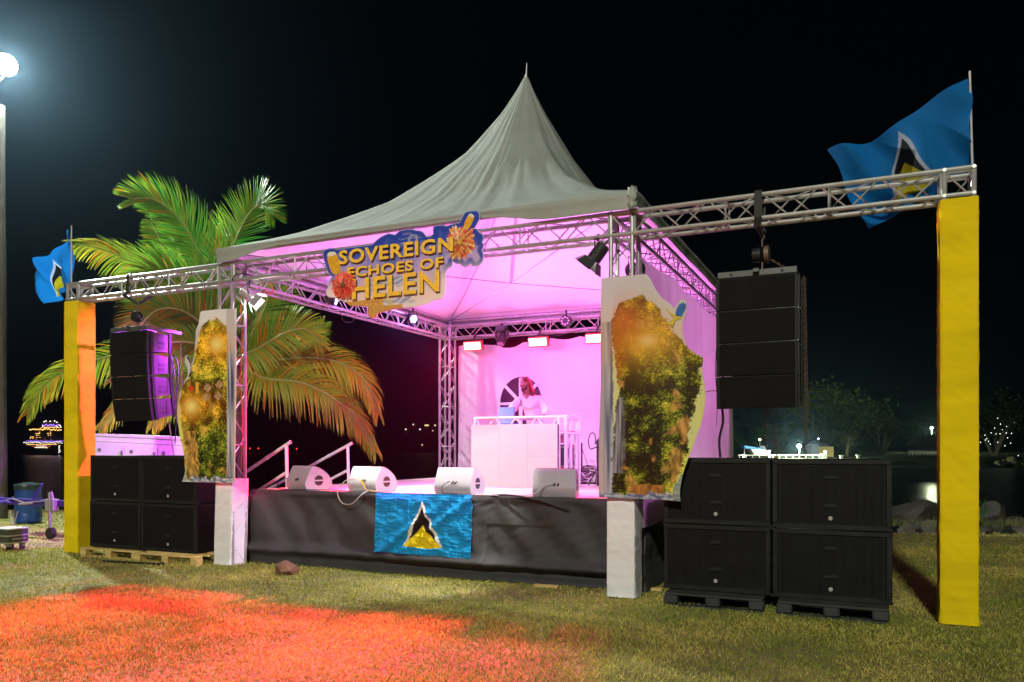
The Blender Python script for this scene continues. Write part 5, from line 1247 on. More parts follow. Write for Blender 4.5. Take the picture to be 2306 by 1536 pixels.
# ---------------------------------------------------------------- handrails
RAIL = M('rail_white', (.72, .72, .74), rough=.4, var=.06)
for nm, X0, pts in (('near white handrail with open tube end beside the left end monitor', -7.98, [(655, 995), (555, 1062)]), ('far white handrail of the stairs at the back left of the stage', -7.98, [(793, 998), (695, 1052)])):
    r = thing('stair_handrail', (X0, 9.4, SZ), nm, 'handrail', 'handrails of the stage stairs')
    p0 = atX(*pts[0], X0); p1 = atY(*pts[1], p0.y); d = (p1 - p0)
    p2 = p0 + d * 2.6; p2.z = max(p2.z, .5)
    MB().tube([p0 - d * 0, p0 + d * 2.3], .026, 12).build('handrail', RAIL, r)
    MB().tube([p0 - d.normalized() * .001, p0 - d.normalized() * .004], .017, 10).build('tube_end', RUB, r)
    off = Vector((0, 0, -.42)); a = p0 + d * .1
    MB().bar(a, (a.x + .02, a.y, SZ), .026, 10).build('post', RAIL, r)
    MB().tube([a + off, a + off + d * 1.6], .024, 10).build('lower_rail', RAIL, r)
    mb = MB()
    for t in (.5, 1.15): mb.tube([p0 + d * t, p0 + d * (t + .05)], .030, 12)
    mb.build('sleeve', RAIL, r)
    MB().bar(p0 + d * 2.1, ((p0 + d * 2.1).x, p0.y, 0), .026, 10).build('foot_post', RAIL, r)
sr_ = thing('stage_stairs', (-8.9, 10.1, 0), 'metal steps leading up to the left side of the stage', 'stairs')
for k in range(5): MB().box((SX0 - .14 - .24 * k, 10.15, SZ - .2 - .19 * k), (.26, 1.2, .03), bev=.005).build('tread', ALUD, sr_)
for y in (9.58, 10.72): MB().add([(SX0 - .02, y - .02, SZ - .1), (SX0 - .02, y + .02, SZ - .1), (SX0 - 1.3, y + .02, .02), (SX0 - 1.3, y - .02, .02), (SX0 - .02, y - .02, SZ - .28), (SX0 - .02, y + .02, SZ - .28), (SX0 - 1.1, y + .02, .02), (SX0 - 1.1, y - .02, .02)], [(0, 1, 2, 3), (4, 7, 6, 5), (0, 3, 7, 4), (1, 5, 6, 2), (0, 4, 5, 1), (3, 2, 6, 7)]).build('stringer', ALUD, sr_, smooth=False)

# ---------------------------------------------------------------- coconut palm
PD = 15.3
crown = atD(528, 800, PD)
tb_ = atD(508, 1000, PD)
palm = thing('coconut_palm', (tb_.x, tb_.y, 0), 'coconut palm with wind blown green and yellowing fronds beside the left truss', 'palm tree')
BARK = M('palm_bark', (.13, .10, .07), rough=.95, var=.35, vs=8, bump=.8, bs=12, stretch=(1, 1, 6))
mb = MB(); tp = [Vector((tb_.x, tb_.y, -.05)).lerp(crown, t) + Vector((.10 * math.sin(t * 3), 0, 0)) for t in [i / 24 for i in range(25)]]
mb.tube(tp, [(.22 - .10 * (i / 24)) * (1.05 if i % 2 else .96) for i in range(25)], 14); mb.build('trunk', BARK, palm)
LEAFG = M('palm_leaf', (1, 1, 1), rough=.45, attr='Col', trans=.30, spec=.25)
RACH = M('palm_rachis', (.20, .26, .06), rough=.5, var=.2)
def crv(P, t):
    n = len(P) - 1; i = min(int(t * n), n - 1); f = t * n - i
    p0 = P[max(i - 1, 0)]; p1 = P[i]; p2 = P[i + 1]; p3 = P[min(i + 2, n)]
    return .5 * ((2 * p1) + (p2 - p0) * f + (2 * p0 - 5 * p1 + 4 * p2 - p3) * f * f + (3 * p1 - p0 - 3 * p2 + p3) * f ** 3)
def frond(pts, depths, LL_, wind, tint, n=110, droop=.5, side=(1, 1)):
    n = int(n * (1.45 if tint < .35 else .85)); LL_ *= 1.16
    rnd = random.Random(int(pts[-1][0]))
    P = [crown + Vector((rnd.uniform(-.06, .06), rnd.uniform(-.06, .06), -.05))] + [atD(u, v, PD + d) for (u, v), d in zip(pts, depths)]
    mb = MB(); N_ = 24; rc_ = [crv(P, i / N_) for i in range(N_ + 1)]
    mb.tube(rc_, [.028 * (1 - .85 * i / N_) + .004 for i in range(N_ + 1)], 6); o_ = mb.build('frond', RACH, palm)
    mb = MB(); cols = []; wv = Vector(wind); sgn_ = 1 if (pts[-1][0] < 528) else -1
    for k in range(n):
        t = .10 + .90 * (k / (n - 1)); p = crv(P, t); tg = (crv(P, min(1, t + .02)) - crv(P, t - .02)).normalized()
        sd = (tg.cross(Vector((0, 0, 1)) if abs(tg.z) < .93 else Vector((0, 1, 0))).normalized() * .40 + tg.cross((CAM - p).normalized()).normalized() * -.85 * sgn_).normalized(); upv = sd.cross(tg).normalized()
        L0 = LL_ * (math.sin(PI * min(1, .12 + t * .80)) ** .55) * (.62 + .38 * (1 - t)) * rnd.uniform(.86, 1.08)
        for s in (-1, 1):
            if side[0 if s < 0 else 1] < rnd.random(): continue
            d = (sd * s * (1 - .45 * t) + tg * (.30 + .75 * t) + upv * .12 + Vector((rnd.uniform(-.10, .10), rnd.uniform(-.10, .10), rnd.uniform(-.10, .10)))).normalized()
            q = p.copy(); pts_ = [q.copy()]; dd = d.copy(); ns_ = 5
            for j in range(ns_):
                dd = (dd + wv * .16 + Vector((0, 0, -1)) * droop * (.16 + .05 * j)).normalized(); q = q + dd * (L0 / ns_); pts_.append(q.copy())
            wd = .0135 * rnd.uniform(.8, 1.25); wn = (d.cross(upv)).normalized(); base = len(mb.v)
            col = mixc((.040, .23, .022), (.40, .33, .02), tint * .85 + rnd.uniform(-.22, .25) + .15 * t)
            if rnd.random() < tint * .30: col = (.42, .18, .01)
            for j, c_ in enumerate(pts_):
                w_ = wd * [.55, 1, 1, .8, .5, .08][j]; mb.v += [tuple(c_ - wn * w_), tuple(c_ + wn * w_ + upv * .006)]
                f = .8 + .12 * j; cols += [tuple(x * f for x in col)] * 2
            for j in range(ns_): a = base + 2 * j; mb.f.append((a, a + 1, a + 3, a + 2))
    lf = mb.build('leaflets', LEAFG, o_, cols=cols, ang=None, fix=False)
WL = (-.9, .1, 0)
frond([(500, 680), (460, 590), (410, 500), (350, 450), (298, 448)], [0, -.2, -.4, -.6, -.8], .95, (-.8, 0, .25), .12, 130, .10)
frond([(505, 650), (520, 570), (555, 490), (590, 460), (618, 490)], [0, .2, .4, .3, .2], .80, (-.1, 0, .1), .10, 110, .15)
frond([(505, 640), (497, 570), (488, 515)], [.1, .2, .3], .50, (.1, 0, .4), .30, 60, .0)
frond([(470, 720), (400, 640), (320, 600), (240, 565), (172, 548)], [-.2, -.4, -.5, -.6, -.7], .80, (-.3, 0, -.5), .45, 110, .45)
frond([(460, 690), (400, 640), (350, 620), (300, 640)], [-.5, -.9, -1.2, -1.5], .95, (-1, 0, -.1), .15, 110, .2)
frond([(465, 740), (410, 700), (350, 700), (295, 760)], [-.5, -1.0, -1.4, -1.6], .95, (-1, 0, -.1), .18, 120, .3)
frond([(470, 780), (400, 770), (330, 790), (270, 850)], [-.3, -.8, -1.2, -1.4], .9, (-.9, 0, -.1), .25, 110, .45)
frond([(450, 800), (330, 790), (200, 815), (110, 860), (62, 930)], [.1, .2, .3, .4, .5], .85, (-.5, 0, -.3), .42, 120, .7)
frond([(460, 830), (380, 850), (300, 890), (225, 965)], [.2, .3, .4, .5], .80, (-.5, 0, -.2), .50, 100, .8)
frond([(480, 850), (430, 870), (380, 905), (345, 960)], [.3, .5, .7, .8], .75, (-.3, 0, -.2), .55, 90, .9)
frond([(560, 760), (592, 705), (612, 650), (640, 600)], [.2, .5, .8, 1.0], .9, (.5, 0, -.2), .30, 110, .35)
frond([(570, 790), (640, 750), (690, 742), (722, 775)], [-.1, -.2, -.1, 0], .70, (.1, 0, -.1), .40, 100, .35)
frond([(580, 810), (650, 815), (700, 770), (728, 730)], [.3, .6, .9, 1.0], .55, (.2, 0, 0), .25, 70, .3)
frond([(590, 815), (680, 805), (760, 815), (820, 855), (850, 930)], [.2, .3, .4, .4, .4], .85, (.0, 0, -.3), .80, 120, .8)
frond([(590, 850), (670, 860), (740, 890), (800, 940), (845, 1015)], [-.2, -.3, -.3, -.2, -.1], .85, (-.1, 0, -.3), .55, 130, .75)
frond([(540, 730), (570, 660), (575, 600)], [.6, 1.0, 1.4], .8, (.3, 0, 0), .35, 90, .4)
frond([(480, 740), (420, 670), (370, 560), (340, 500)], [.3, .5, .7, .9], .9, (-.9, 0, .1), .15, 110, .15)
frond([(490, 740), (440, 700), (380, 690), (320, 700)], [-.2, -.6, -1.0, -1.3], .95, (-1, 0, .1), .12, 120, .15)
frond([(560, 830), (640, 830), (720, 860), (780, 900), (810, 960)], [.5, .9, 1.1, 1.2, 1.2], .8, (0, 0, -.3), .65, 120, .75)
mb = MB(); rnd = random.Random(8)
for k in range(26):
    a = rnd.uniform(0, 2 * PI); d = Vector((math.cos(a), math.sin(a), rnd.uniform(-.4, .6))); mb.tube([crown + d * .05 + Vector((0, 0, -.25)), crown + d * .2 + Vector((0, 0, -.12)), crown + d * .32 + Vector((0, 0, -.25))], [.05, .035, .006], 5)
mb.build('crown_fibre', M('fibre', (.22, .16, .10), rough=.95, var=.4, vs=20), palm)

# ---------------------------------------------------------------- flood light pole at the far left
pb = atD(-4, 1165, 18.3); pb.z = 0; pt = atD(-3, 238, 18.3)
fp = thing('floodlight_pole', tuple(pb), 'tall weathered wooden pole with a glaring floodlight at the left edge', 'floodlight')
WOODP = M('grey_pole_wood', (.09, .085, .065), rough=.9, var=.35, vs=6, bump=.7, bs=14, stretch=(2, 2, .25))
MB().tube([pb + (pt - pb) * (i / 14) + Vector((.01 * math.sin(i), 0, 0)) for i in range(15)], [.19 - .06 * i / 14 for i in range(15)], 16).build('pole', WOODP, fp)
lpz = atD(12, 146, 18.3)
MB().tube([pt - Vector((0, 0, .3)), pt + Vector((.02, -.05, .5)), lpz + Vector((0, .1, -.1))], .03, 8).build('bracket', ALUD, fp)
dF = (Vector((-6, 4.5, 1.0)) - lpz).normalized(); sF = dF.cross(Vector((0, 0, 1))).normalized(); uF = sF.cross(dF)
mb = MB(); hw = [(-.24, -.19), (.24, -.19), (.24, .19), (-.24, .19)]
mb.tube([lpz - dF * .26, lpz - dF * .22, lpz - dF * .08, lpz], [.08, .14, .24, .25], 24); mb.build('lamp_housing', ALUD, fp, smooth=False)
MB().tube([lpz + dF * .004, lpz + dF * .03, lpz + dF * .05], [.24, .22, .10], 24).build('lamp_glass', M('flood_glass', (1, 1, 1), emis=(.92, 1, 1), es=500), fp, smooth=False)
light('floodlight', 'SPOT', lpz + dF * .09, (-7, 9.5, 2.5), 15000, (.90, 1, .93), spot_size=rad(150), spot_blend=.6, shadow_soft_size=.16)

# ---------------------------------------------------------------- left background: box trailer, drawbar, barrel, case
bt = thing('box_trailer', (-14, 11.5, 0), 'white box trailer with latches lit violet behind the left subwoofers', 'trailer')
A = atD(206, 980, 15.2); B = atD(430, 990, 14.8); A.z = B.z = 0; dv = (B - A).normalized(); nv = Vector((-dv.y, dv.x, 0)); nv = nv if nv.dot(A) > 0 else -nv; Lb = (B - A).length
def BP(a, b_, z): return A + dv * a + nv * b_ + Vector((0, 0, z - .045 * a))
def obox(mb, a0, a1, b0, b1, z0, z1): return mb.add([BP(a0, b0, z0), BP(a1, b0, z0), BP(a1, b1, z0), BP(a0, b1, z0), BP(a0, b0, z1), BP(a1, b0, z1), BP(a1, b1, z1), BP(a0, b1, z1)], [(0, 3, 2, 1), (4, 5, 6, 7), (0, 1, 5, 4), (1, 2, 6, 5), (2, 3, 7, 6), (3, 0, 4, 7)])
TW = M('trailer_white', (.68, .68, .70), rough=.4, var=.10, vs=2)
obox(MB(), 0, Lb, 0, 1.7, .45, 1.90).build('body', TW, bt, smooth=False)
obox(MB(), -.02, Lb + .02, -.02, 1.72, 1.90, 1.94).build('roof', TW, bt, smooth=False)
obox(obox(MB(), -.015, .05, -.02, .05, .45, 1.90), Lb * .0 + .02, Lb, -.012, -.002, 1.80, 1.83).build('edge_trim', WHT, bt, smooth=False)
for k in range(3):
    a0 = Lb * (.03 + .325 * k); d_ = obox(MB(), a0, a0 + Lb * .31, -.018, -.001, .55, 1.74).build('door', TW, bt, smooth=False)
    obox(MB(), a0 + Lb * .285, a0 + Lb * .30, -.05, -.019, 1.52, 1.64).build('latch', ALUD, d_, smooth=False)
    obox(MB(), a0 + .1, a0 + .16, -.03, -.019, 1.60, 1.66).build('hinge', ALUD, d_, smooth=False)
for a0 in (Lb * .35, Lb * .65):
    c_ = BP(a0, .1, .33); wl = MB()
    for r0, h0, nm, mt in ((.33, .10, 'wheel', RUB), (.17, .11, 'hub', ALUD)):
        o_ = MB(); pts = [c_ - nv * h0, c_ + nv * h0]; o_.tube(pts, r0, 20); w_o = o_.build(nm, mt, bt if nm == 'wheel' else w_o)
dt = thing('drawbar_trailer', (-13.6, 9.6, 0), 'blue violet lit trailer drawbar with jockey wheel and safety chains', 'trailer hitch')
TB = M('drawbar_violet_tint', (.035, .015, .20), rough=.45, var=.25, vs=6, bump=.2, bs=60)  # violet light on the drawbar put into its base colour
q0 = atD(122, 1133, 14.4); dY = q0.y
xl = atY(-40, 1140, dY).x; xr = -12.6; zc = q0.z
MB().box(((xl + xr) / 2, dY, zc), (xr - xl, .09, .12), bev=.01).build('drawbar', TB, dt)
for s in (-1, 1):
    mb = MB(); mb.tube([(q0.x - 1.1, dY, zc - .02), (xl - .6, dY + s * .55, zc + .02)], .045, 4); mb.build('side_rail', TB, dt)
wz = atD(122, 1212, 14.4)
ux = atD(118, 1110, 14.3)
MB().tube([(ux.x, dY - .13, 1.636 - 98 * 14.3 / 1762), (ux.x, dY - .13, .19)], [.032, .026], 12).build('jack_post', ALUD, dt)
MB().tube([(ux.x, dY - .13, .84), (ux.x + .05, dY - .13, .86), (ux.x + .10, dY - .13, .72), (ux.x + .12, dY - .14, .55)], .014, 8).build('crank_handle', ALUD, dt)
MB().box((ux.x - .04, dY - .06, zc - .03), (.24, .12, .22), bev=.01).build('jack_bracket', ALU, dt)
MB().tube([(ux.x + .03, dY - .17, .105), (ux.x + .03, dY - .09, .105)], .10, 20).build('jockey_wheel', RUB, dt)
MB().tube([(atY(75, 1120, dY).x, dY, zc + .05), (atY(94, 1088, dY).x, dY, zc + .35)], [.03, .02], 8).build('brake_lever', TB, dt)
MB().tube([(atY(50, 1140, dY).x, dY - .06, zc - .04), (atY(80, 1140, dY).x, dY - .06, zc - .01)], .018, 8).build('tow_pin', ALU, dt)
for (a, b_, c_) in (((22, 1150), (30, 1185), (40, 1152)), ((25, 1122), (55, 1132), (100, 1128)), ((0, 1130), (20, 1125), (30, 1120))):
    P = [atY(*a, dY - .08), atY(*b_, dY - .10), atY(*c_, dY - .08)]
    m1_ = chain(P[0], P[1]); m2_ = chain(P[1], P[2]); m1_.add(m2_.v, m2_.f); m1_.build('safety_chain', ALU, dt)
ba = thing('plastic_barrel', tuple(atZ(64, 1177, 0)), 'blue plastic barrel with a black bin bag over its rim', 'barrel')
BLU = M('barrel_blue', (.006, .055, .26), rough=.4, var=.2)
br0 = .27
prof = [(.24, 0), (.265, .03), (.27, .2), (.262, .22), (.27, .24), (.27, .52), (.262, .54), (.27, .56), (.265, .80), (.24, .86)]
MB().lathe(prof, tuple(atZ(64, 1177, 0)), 28).build('barrel', BLU, ba)
c_ = atZ(64, 1177, 0)
MB().grid(lambda u, v: (c_.x + (.285 + .02 * ns(u * 9, v * 4)) * (1 if v > .3 else .2 + 2.6 * v) * math.cos(u * 2 * PI), c_.y + (.285 + .02 * ns(u * 9 + 3, v * 4)) * (1 if v > .3 else .2 + 2.6 * v) * math.sin(u * 2 * PI), .90 - .16 * v + .02 * ns(u * 14, v * 3)), 36, 10, wrap=True).build('bin_bag', M('bin_bag', (.015, .03, .025), rough=.3, bump=.6, bs=20), ba)
cs = thing('flight_case', tuple(atZ(6, 1245, 0)), 'grey wheeled flight case at the bottom left edge of the picture', 'flight case')
c_ = atZ(3, 1243, 0)
MB().box((c_.x - .10, c_.y + .2, .24), (.42, .34, .24), bev=.01).build('body', M('case_laminate', (.04, .045, .035), rough=.5, var=.2), cs)
for z in (.135, .25, .355): MB().box((c_.x - .10, c_.y + .2, z), (.43, .35, .02), bev=.003).build('edge_trim', ALU, cs)
for dx in (-.14, .14):
    for dy in (-.11, .11):
        cc_ = MB().box((c_.x - .10 + dx, c_.y + .2 + dy, .095), (.06, .06, .05)).build('castor_fork', ALUD, cs, smooth=False)
        MB().tube([(c_.x - .10 + dx - .015, c_.y + .2 + dy, .045), (c_.x - .10 + dx + .015, c_.y + .2 + dy, .045)], .042, 14).build('wheel', RUB, cc_)
MB().tube([(c_.x + .12, c_.y + .1, .20), (c_.x + .15, c_.y + .1, .20), (c_.x + .15, c_.y + .3, .20), (c_.x + .12, c_.y + .3, .20)], .010, 6).build('handle', ALU, cs)

# ---------------------------------------------------------------- rocks
def rockobj(c_, s, seed, label, mat, group, flat_=.75, yaw=0):
    bm = bmesh.new(); bmesh.ops.create_icosphere(bm, subdivisions=4, radius=1)
    rnd = random.Random(seed); planes = [(Vector((rnd.uniform(-1, 1), rnd.uniform(-1, 1), rnd.uniform(-.6, 1))).normalized(), rnd.uniform(.55, .85)) for _ in range(11)]
    for v in bm.verts:
        for n_, d in planes:
            e = v.co.dot(n_) - d
            if e > 0: v.co -= n_ * e * .92
        v.co *= 1 + .05 * noise.noise(v.co * 3 + Vector((seed, 0, 0))) + .02 * noise.noise(v.co * 9)
        v.co = Vector((v.co.x * s[0], v.co.y * s[1], v.co.z * s[2]))
    me = bpy.data.meshes.new('rock'); bm.to_mesh(me); bm.free(); me.materials.append(mat); me.polygons.foreach_set('use_smooth', [True] * len(me.polygons)); me.set_sharp_from_angle(angle=rad(28))
    o = bpy.data.objects.new('rock', me); C.objects.link(o); o.location = c_; o.rotation_euler = (0, 0, yaw)
    return tag(o, label, 'rock', group)
RK = M('boulder', (.075, .062, .048), rough=.9, var=.45, vs=3, bump=.6, bs=10)
RKW = M('boulder_wet', (.032, .028, .022), rough=.7, var=.45, vs=2, bump=.6, bs=6)
rockobj(tuple(atZ(642, 1282, .085) + Vector((0, .06, 0))), (.17, .12, .11), 5, 'brown rock lying on the grass in front of the stage skirt', M('brown_rock', (.16, .08, .045), rough=.9, var=.3, vs=7, bump=.5, bs=25), None, yaw=.5)
GB = 'boulders along the shore'
for k, (u, v, D, s, lb, mt) in enumerate([
        (2060, 1165, 19.2, (.72, .5, .50), 'largest dark boulder rising above the shore right of the subwoofers', RKW), (1945, 1200, 18.3, (.5, .4, .4), 'boulder half hidden behind the right subwoofers', RKW),
        (2042, 1196, 17.7, (.22, .2, .20), 'small pale boulder in the grass under the largest one', RK), (2072, 1188, 17.9, (.25, .25, .24), 'grey boulder leaning beside the small pale one', RKW),
        (2097, 1190, 17.7, (.18, .2, .24), 'upright boulder by the left edge of the right yellow column', RK), (2128, 1187, 18.4, (.5, .3, .25), 'boulder hidden behind the right yellow column', RKW),
        (2235, 1160, 19.5, (.30, .3, .38), 'tall dark boulder right of the yellow column', RKW), (2275, 1178, 19.6, (.42, .3, .2), 'flat boulder with olive moss at the right edge', RK),
        (2265, 1195, 18.5, (.36, .3, .16), 'low flat boulder at the lawn edge on the right', RKW), (2302, 1200, 18.3, (.26, .25, .2), 'pale boulder in the bottom right corner of the shore', RK),
        (2215, 1195, 18.8, (.25, .25, .15), 'dark low boulder behind the small green plant', RKW), (2400, 1190, 19, (.5, .4, .35), 'boulder just beyond the right edge of the picture', RKW)]):
    rockobj(tuple(atD(u, v, D)), s, 20 + k, lb, mt, GB, yaw=k * 1.3)
# little plant and tufts by the rocks
PLT = M('plant_green', (.05, .16, .03), rough=.5, trans=.3, var=.3, vs=20)
pp = atD(2208, 1178, 18.0); pr = thing('shore_plant', (pp.x, pp.y, 0), 'small bright green plant beside the right yellow column', 'plant')
mb = MB(); mbs = MB(); rnd = random.Random(2)
for k in range(9):
    b0 = Vector((pp.x + rnd.uniform(-.06, .06), pp.y + rnd.uniform(-.05, .05), -.05)); t0 = b0 + Vector((rnd.uniform(-.12, .15), rnd.uniform(-.1, .1), rnd.uniform(.35, .62))); mbs.tube([b0, (b0 + t0) / 2 + Vector((.02, 0, .03)), t0], .005, 4)
    for j in range(7):
        a = rnd.uniform(0, 2 * PI); d = Vector((math.cos(a), math.sin(a) * .6, -.5)).normalized(); L0 = rnd.uniform(.10, .17); s = d.cross(Vector((0, 0, 1))).normalized() * .016; q = b0.lerp(t0, .65 + .05 * j)
        mb.add([q, q + d * L0 * .5 + s + Vector((0, 0, .02)), q + d * L0, q + d * L0 * .5 - s + Vector((0, 0, .02))], [(0, 1, 2, 3)])
mb.build('leaves', PLT, pr, smooth=False); mbs.build('stems', PLT, pr)
rng = np.random.default_rng(9); mb = MB()
for k in range(1500):
    u = rng.uniform(1990, 2400); q = atD(u, 1203, 17.2 + rng.uniform(-.6, .9)); q.z = gz(q.x, q.y) - .02
    a = rng.uniform(0, 2 * PI); h_ = rng.uniform(.05, .24) * (1 if rng.random() < .25 else .5); s = Vector((math.cos(a), math.sin(a), 0)) * .004; l_ = Vector((rng.uniform(-.06, .06), rng.uniform(-.06, .06), h_))
    mb.add([q - s, q + s, q + l_], [(0, 1, 2)])
tag(mb.build('shore_grass', M('shore_grass', (.13, .15, .04), rough=.8, trans=.2, var=.4, vs=2), smooth=False, fix=False), 'longer grass tufts along the rocky lawn edge on the right', 'grass', kind='stuff')
# offcuts of timber
for (u, v, L0, lb) in ((1230, 1320, .30, 'flat wooden offcut on the grass below the stage skirt'), (1462, 1326, .30, 'flat wooden offcut right of the white column foot')):
    q = atZ(u, v, .02); tag(MB().box(tuple(q), (L0, .09, .03), rot=(0, 0, .1), bev=.004).build('timber_offcut', PIN), lb, 'timber', 'timber offcuts')

# ---------------------------------------------------------------- ship
SDn = 419.; wl = polar(96, SDn, WZ); ship = thing('cruise_ship', wl, 'distant cruise ship lit with rows of golden and violet lights', 'ship')
sxv = Vector((math.cos(CYAW), math.sin(CYAW), 0)); syv = Vector((-math.sin(CYAW), math.cos(CYAW), 0)); W0 = Vector(wl)
k_ = SDn / CF
def SB(mb, a0, a1, z0, z1, d0, d1, tp=0):
    P = []
    for z, sh in ((z0, 0), (z1, tp)):
        for (a, d) in ((a0 + sh, d0 + sh), (a1 - sh, d0 + sh), (a1 - sh, d1), (a0 + sh, d1)): P.append(W0 + sxv * (a * k_) + syv * (d * k_) + Vector((0, 0, z * k_)))
    return mb.add(P, [(0, 3, 2, 1), (4, 5, 6, 7), (0, 1, 5, 4), (1, 2, 6, 5), (2, 3, 7, 6), (3, 0, 4, 7)])
HULL = M('ship_hull', (.03, .03, .035), rough=.5); SUP = M('ship_white', (.05, .05, .055), rough=.5)
SB(MB(), -38, 38, 0, 24, 0, 620).build('hull', HULL, ship, smooth=False)
SB(MB(), -44, 44, 24, 29, 3, 600).build('promenade_deck', SUP, ship, smooth=False)
SB(MB(), -36, 36, 29, 55, 10, 560).build('cabin_block', SUP, ship, smooth=False)
SB(MB(), -36, 36, 55, 60, 12, 540).build('lido_deck', SUP, ship, smooth=False)
SB(MB(), -22, 22, 60, 78, 30, 400, 5).build('funnel_house', SUP, ship, smooth=False)
LG = M('ship_gold_light', (1, .8, .4), emis=(1, .55, .14), es=4); LV = M('ship_violet_light', (.6, .4, 1), emis=(.30, .16, 1), es=5); LW = M('ship_white_light', (1, 1, 1), emis=(1, .86, .70), es=6); LRr = M('ship_dim_light', (1, .3, .1), emis=(.9, .22, .04), es=2)
rnd = random.Random(6)
def lights(nm, mat, spots):
    mb = MB()
    for (a, z, w_, h_, d) in spots: SB(mb, a - w_ * .33, a + w_ * .33, z - h_ * .33, z + h_ * .33, d - 1.2, d - .4)
    mb.build(nm, mat, ship, smooth=False)
lights('lido_lights', LG, [(lerp(-36, 36, i / 34) + rnd.uniform(-.5, .5), 57.5 + rnd.uniform(-1.5, 2.5 * math.cos(i / 34 * PI - PI / 2) + 1), 1.5, 2.2, 11) for i in range(35)] + [(lerp(-20, 20, i / 16), 63 + rnd.uniform(-1, 1), 1.8, 1.6, 29) for i in range(17)])
lights('promenade_lights', LW, [(lerp(-44, 43, i / 44) + rnd.uniform(-.5, .5), 28 + rnd.uniform(-1.4, 2.4), 1.0, 1.0, 2.5) for i in range(45)])
lights('violet_lights', LV, [(lerp(-41, 41, i / 22), 31 + rnd.uniform(0, 1), 3, 1.2, 9) for i in range(23)] + [(lerp(-18, 18, i / 9), lerp(67, 71, rnd.random()), 3, 2.6, 31) for i in range(10)])
lights('deck_window_lights', LG, [(a, z, 1.6, 1.6, 9) for a, z in ((-20, 49), (-17, 49), (-14, 49), (-12, 49), (6, 49), (9, 49), (13, 49), (-19, 45), (-15, 45), (8, 45), (13, 45), (-12, 52), (13, 52), (-32, 41), (-29, 41), (-26, 41), (-33, 38), (-27, 38), (-18, 40), (-11, 40))] + [(lerp(-34, 32, i / 26), 24 + rnd.uniform(-.6, .6), 1.6, 1.3, -.4) for i in range(27)])
lights('hull_window_lights', LW, [(lerp(-16, 10, i / 8), 17 + rnd.uniform(-.5, .5), 1.5, 1.3, -.2) for i in range(9)] + [(lerp(-12, 8, i / 5), 20.5, 1.6, 1.3, -.2) for i in range(6)] + [(39 + rnd.uniform(-2, 2), z, 1.8, 1.2, -.3) for z in (6, 8, 10, 12, 14, 17, 19, 21)])
lights('dim_lights', LRr, [(lerp(-22, 16, i / 9), 19 + rnd.uniform(-2, 2), 2.6, 1.2, -.1) for i in range(10)] + [(a, 36, 2.5, 1, 9) for a in (-20, 0, 14)])
lights('top_lights', LW, [(a, z, 2.2, 2.2, 30) for a, z in ((-14, 76), (-10, 78), (0, 77), (10, 78), (15, 75), (22, 68), (24, 64))] + [(-16, 66, 1.5, 1.5, 28), (17, 65, 1.5, 1.5, 28)])
MB().tube([W0 + sxv * (-33 * k_) + Vector((0, 0, 60 * k_)), W0 + sxv * (-33 * k_) + Vector((0, 0, 74 * k_))], .12, 6).build('mast', SUP, ship)

# ---------------------------------------------------------------- far shore on the right: trees, boats, huts, lamps
FT = M('far_leaf', (1, 1, 1), rough=.8, attr='Col', trans=.2)
BRK = M('far_bark', (.16, .13, .09), rough=.9, var=.3)
def far_tree(u, D, h, wpx, label, seed, col=(.13, .20, .04), dens=1.0, bare=False, group='trees on the far shore'):
    rnd = random.Random(seed); b0 = Vector(polar(u, D, .3)); w_ = wpx * D / CF / 2
    r = thing('shore_tree', tuple(b0), label, 'tree', group)
    mb = MB(); ends = []
    for k in range(7 if not bare else 12):
        a = rnd.uniform(0, 2 * PI); e = b0 + Vector((math.cos(a) * w_ * rnd.uniform(.4, .95), math.sin(a) * w_ * .5, h * rnd.uniform(.45, .85))); m_ = b0.lerp(e, .45) + Vector((rnd.uniform(-.3, .3), 0, h * .12))
        mb.tube([b0 + Vector((rnd.uniform(-.2, .2), 0, -.5)), m_, e], [.035 * h, .018 * h, .006 * h], 5); ends += [m_.lerp(e, .6), e]
        for q in range(3):
            f = e + Vector((rnd.uniform(-1, 1) * w_ * .3, rnd.uniform(-1, 1) * w_ * .2, rnd.uniform(-.05, .2) * h)); mb.tube([m_.lerp(e, .5 + .15 * q), f], [.009 * h, .003 * h], 4); ends.append(f)
    mb.build('trunk', BRK, r)
    mb = MB(); cols = []; n = int(900 * dens)
    for k in range(n):
        c_ = rnd.choice(ends) + Vector((rnd.gauss(0, 1) * w_ * .17, rnd.gauss(0, 1) * w_ * .17, rnd.gauss(0, 1) * h * .075)); s = h * rnd.uniform(.018, .042)
        d1 = Vector((rnd.gauss(0, 1), rnd.gauss(0, 1), rnd.gauss(0, 1))).normalized(); d2 = d1.cross(Vector((rnd.gauss(0, 1), rnd.gauss(0, 1), 1))).normalized()
        mb.add([c_ - d1 * s, c_ + d2 * s * .6, c_ + d1 * s, c_ - d2 * s * .6], [(0, 1, 2, 3)]); f = rnd.uniform(.5, 1.5); cols += [tuple(x * f for x in col)] * 4
    mb.build('crown', FT, r, cols=cols, smooth=False, fix=False)
far_tree(1688, 190, 6.5, 90, 'round green tree behind the moored boat', 1, (.07, .20, .03))
far_tree(1840, 175, 15, 230, 'tall spreading olive tree lit beside the bright far lamp', 2, (.17, .24, .04), 2.6)
far_tree(1910, 170, 11, 170, 'broad dark tree right of the tall spreading one', 3, (.09, .14, .03), 2.0)
far_tree(1760, 210, 10, 130, 'dim tree behind the hut and far lamp', 4, (.03, .06, .03), 1.2)
far_tree(1985, 165, 8, 130, 'sparse tree with pale bare boughs by the water', 5, (.06, .07, .02), .7, True)
far_tree(1905, 150, 5, 90, 'low tree with pale bare branches in front of the huts', 6, (.06, .08, .02), .5, True)
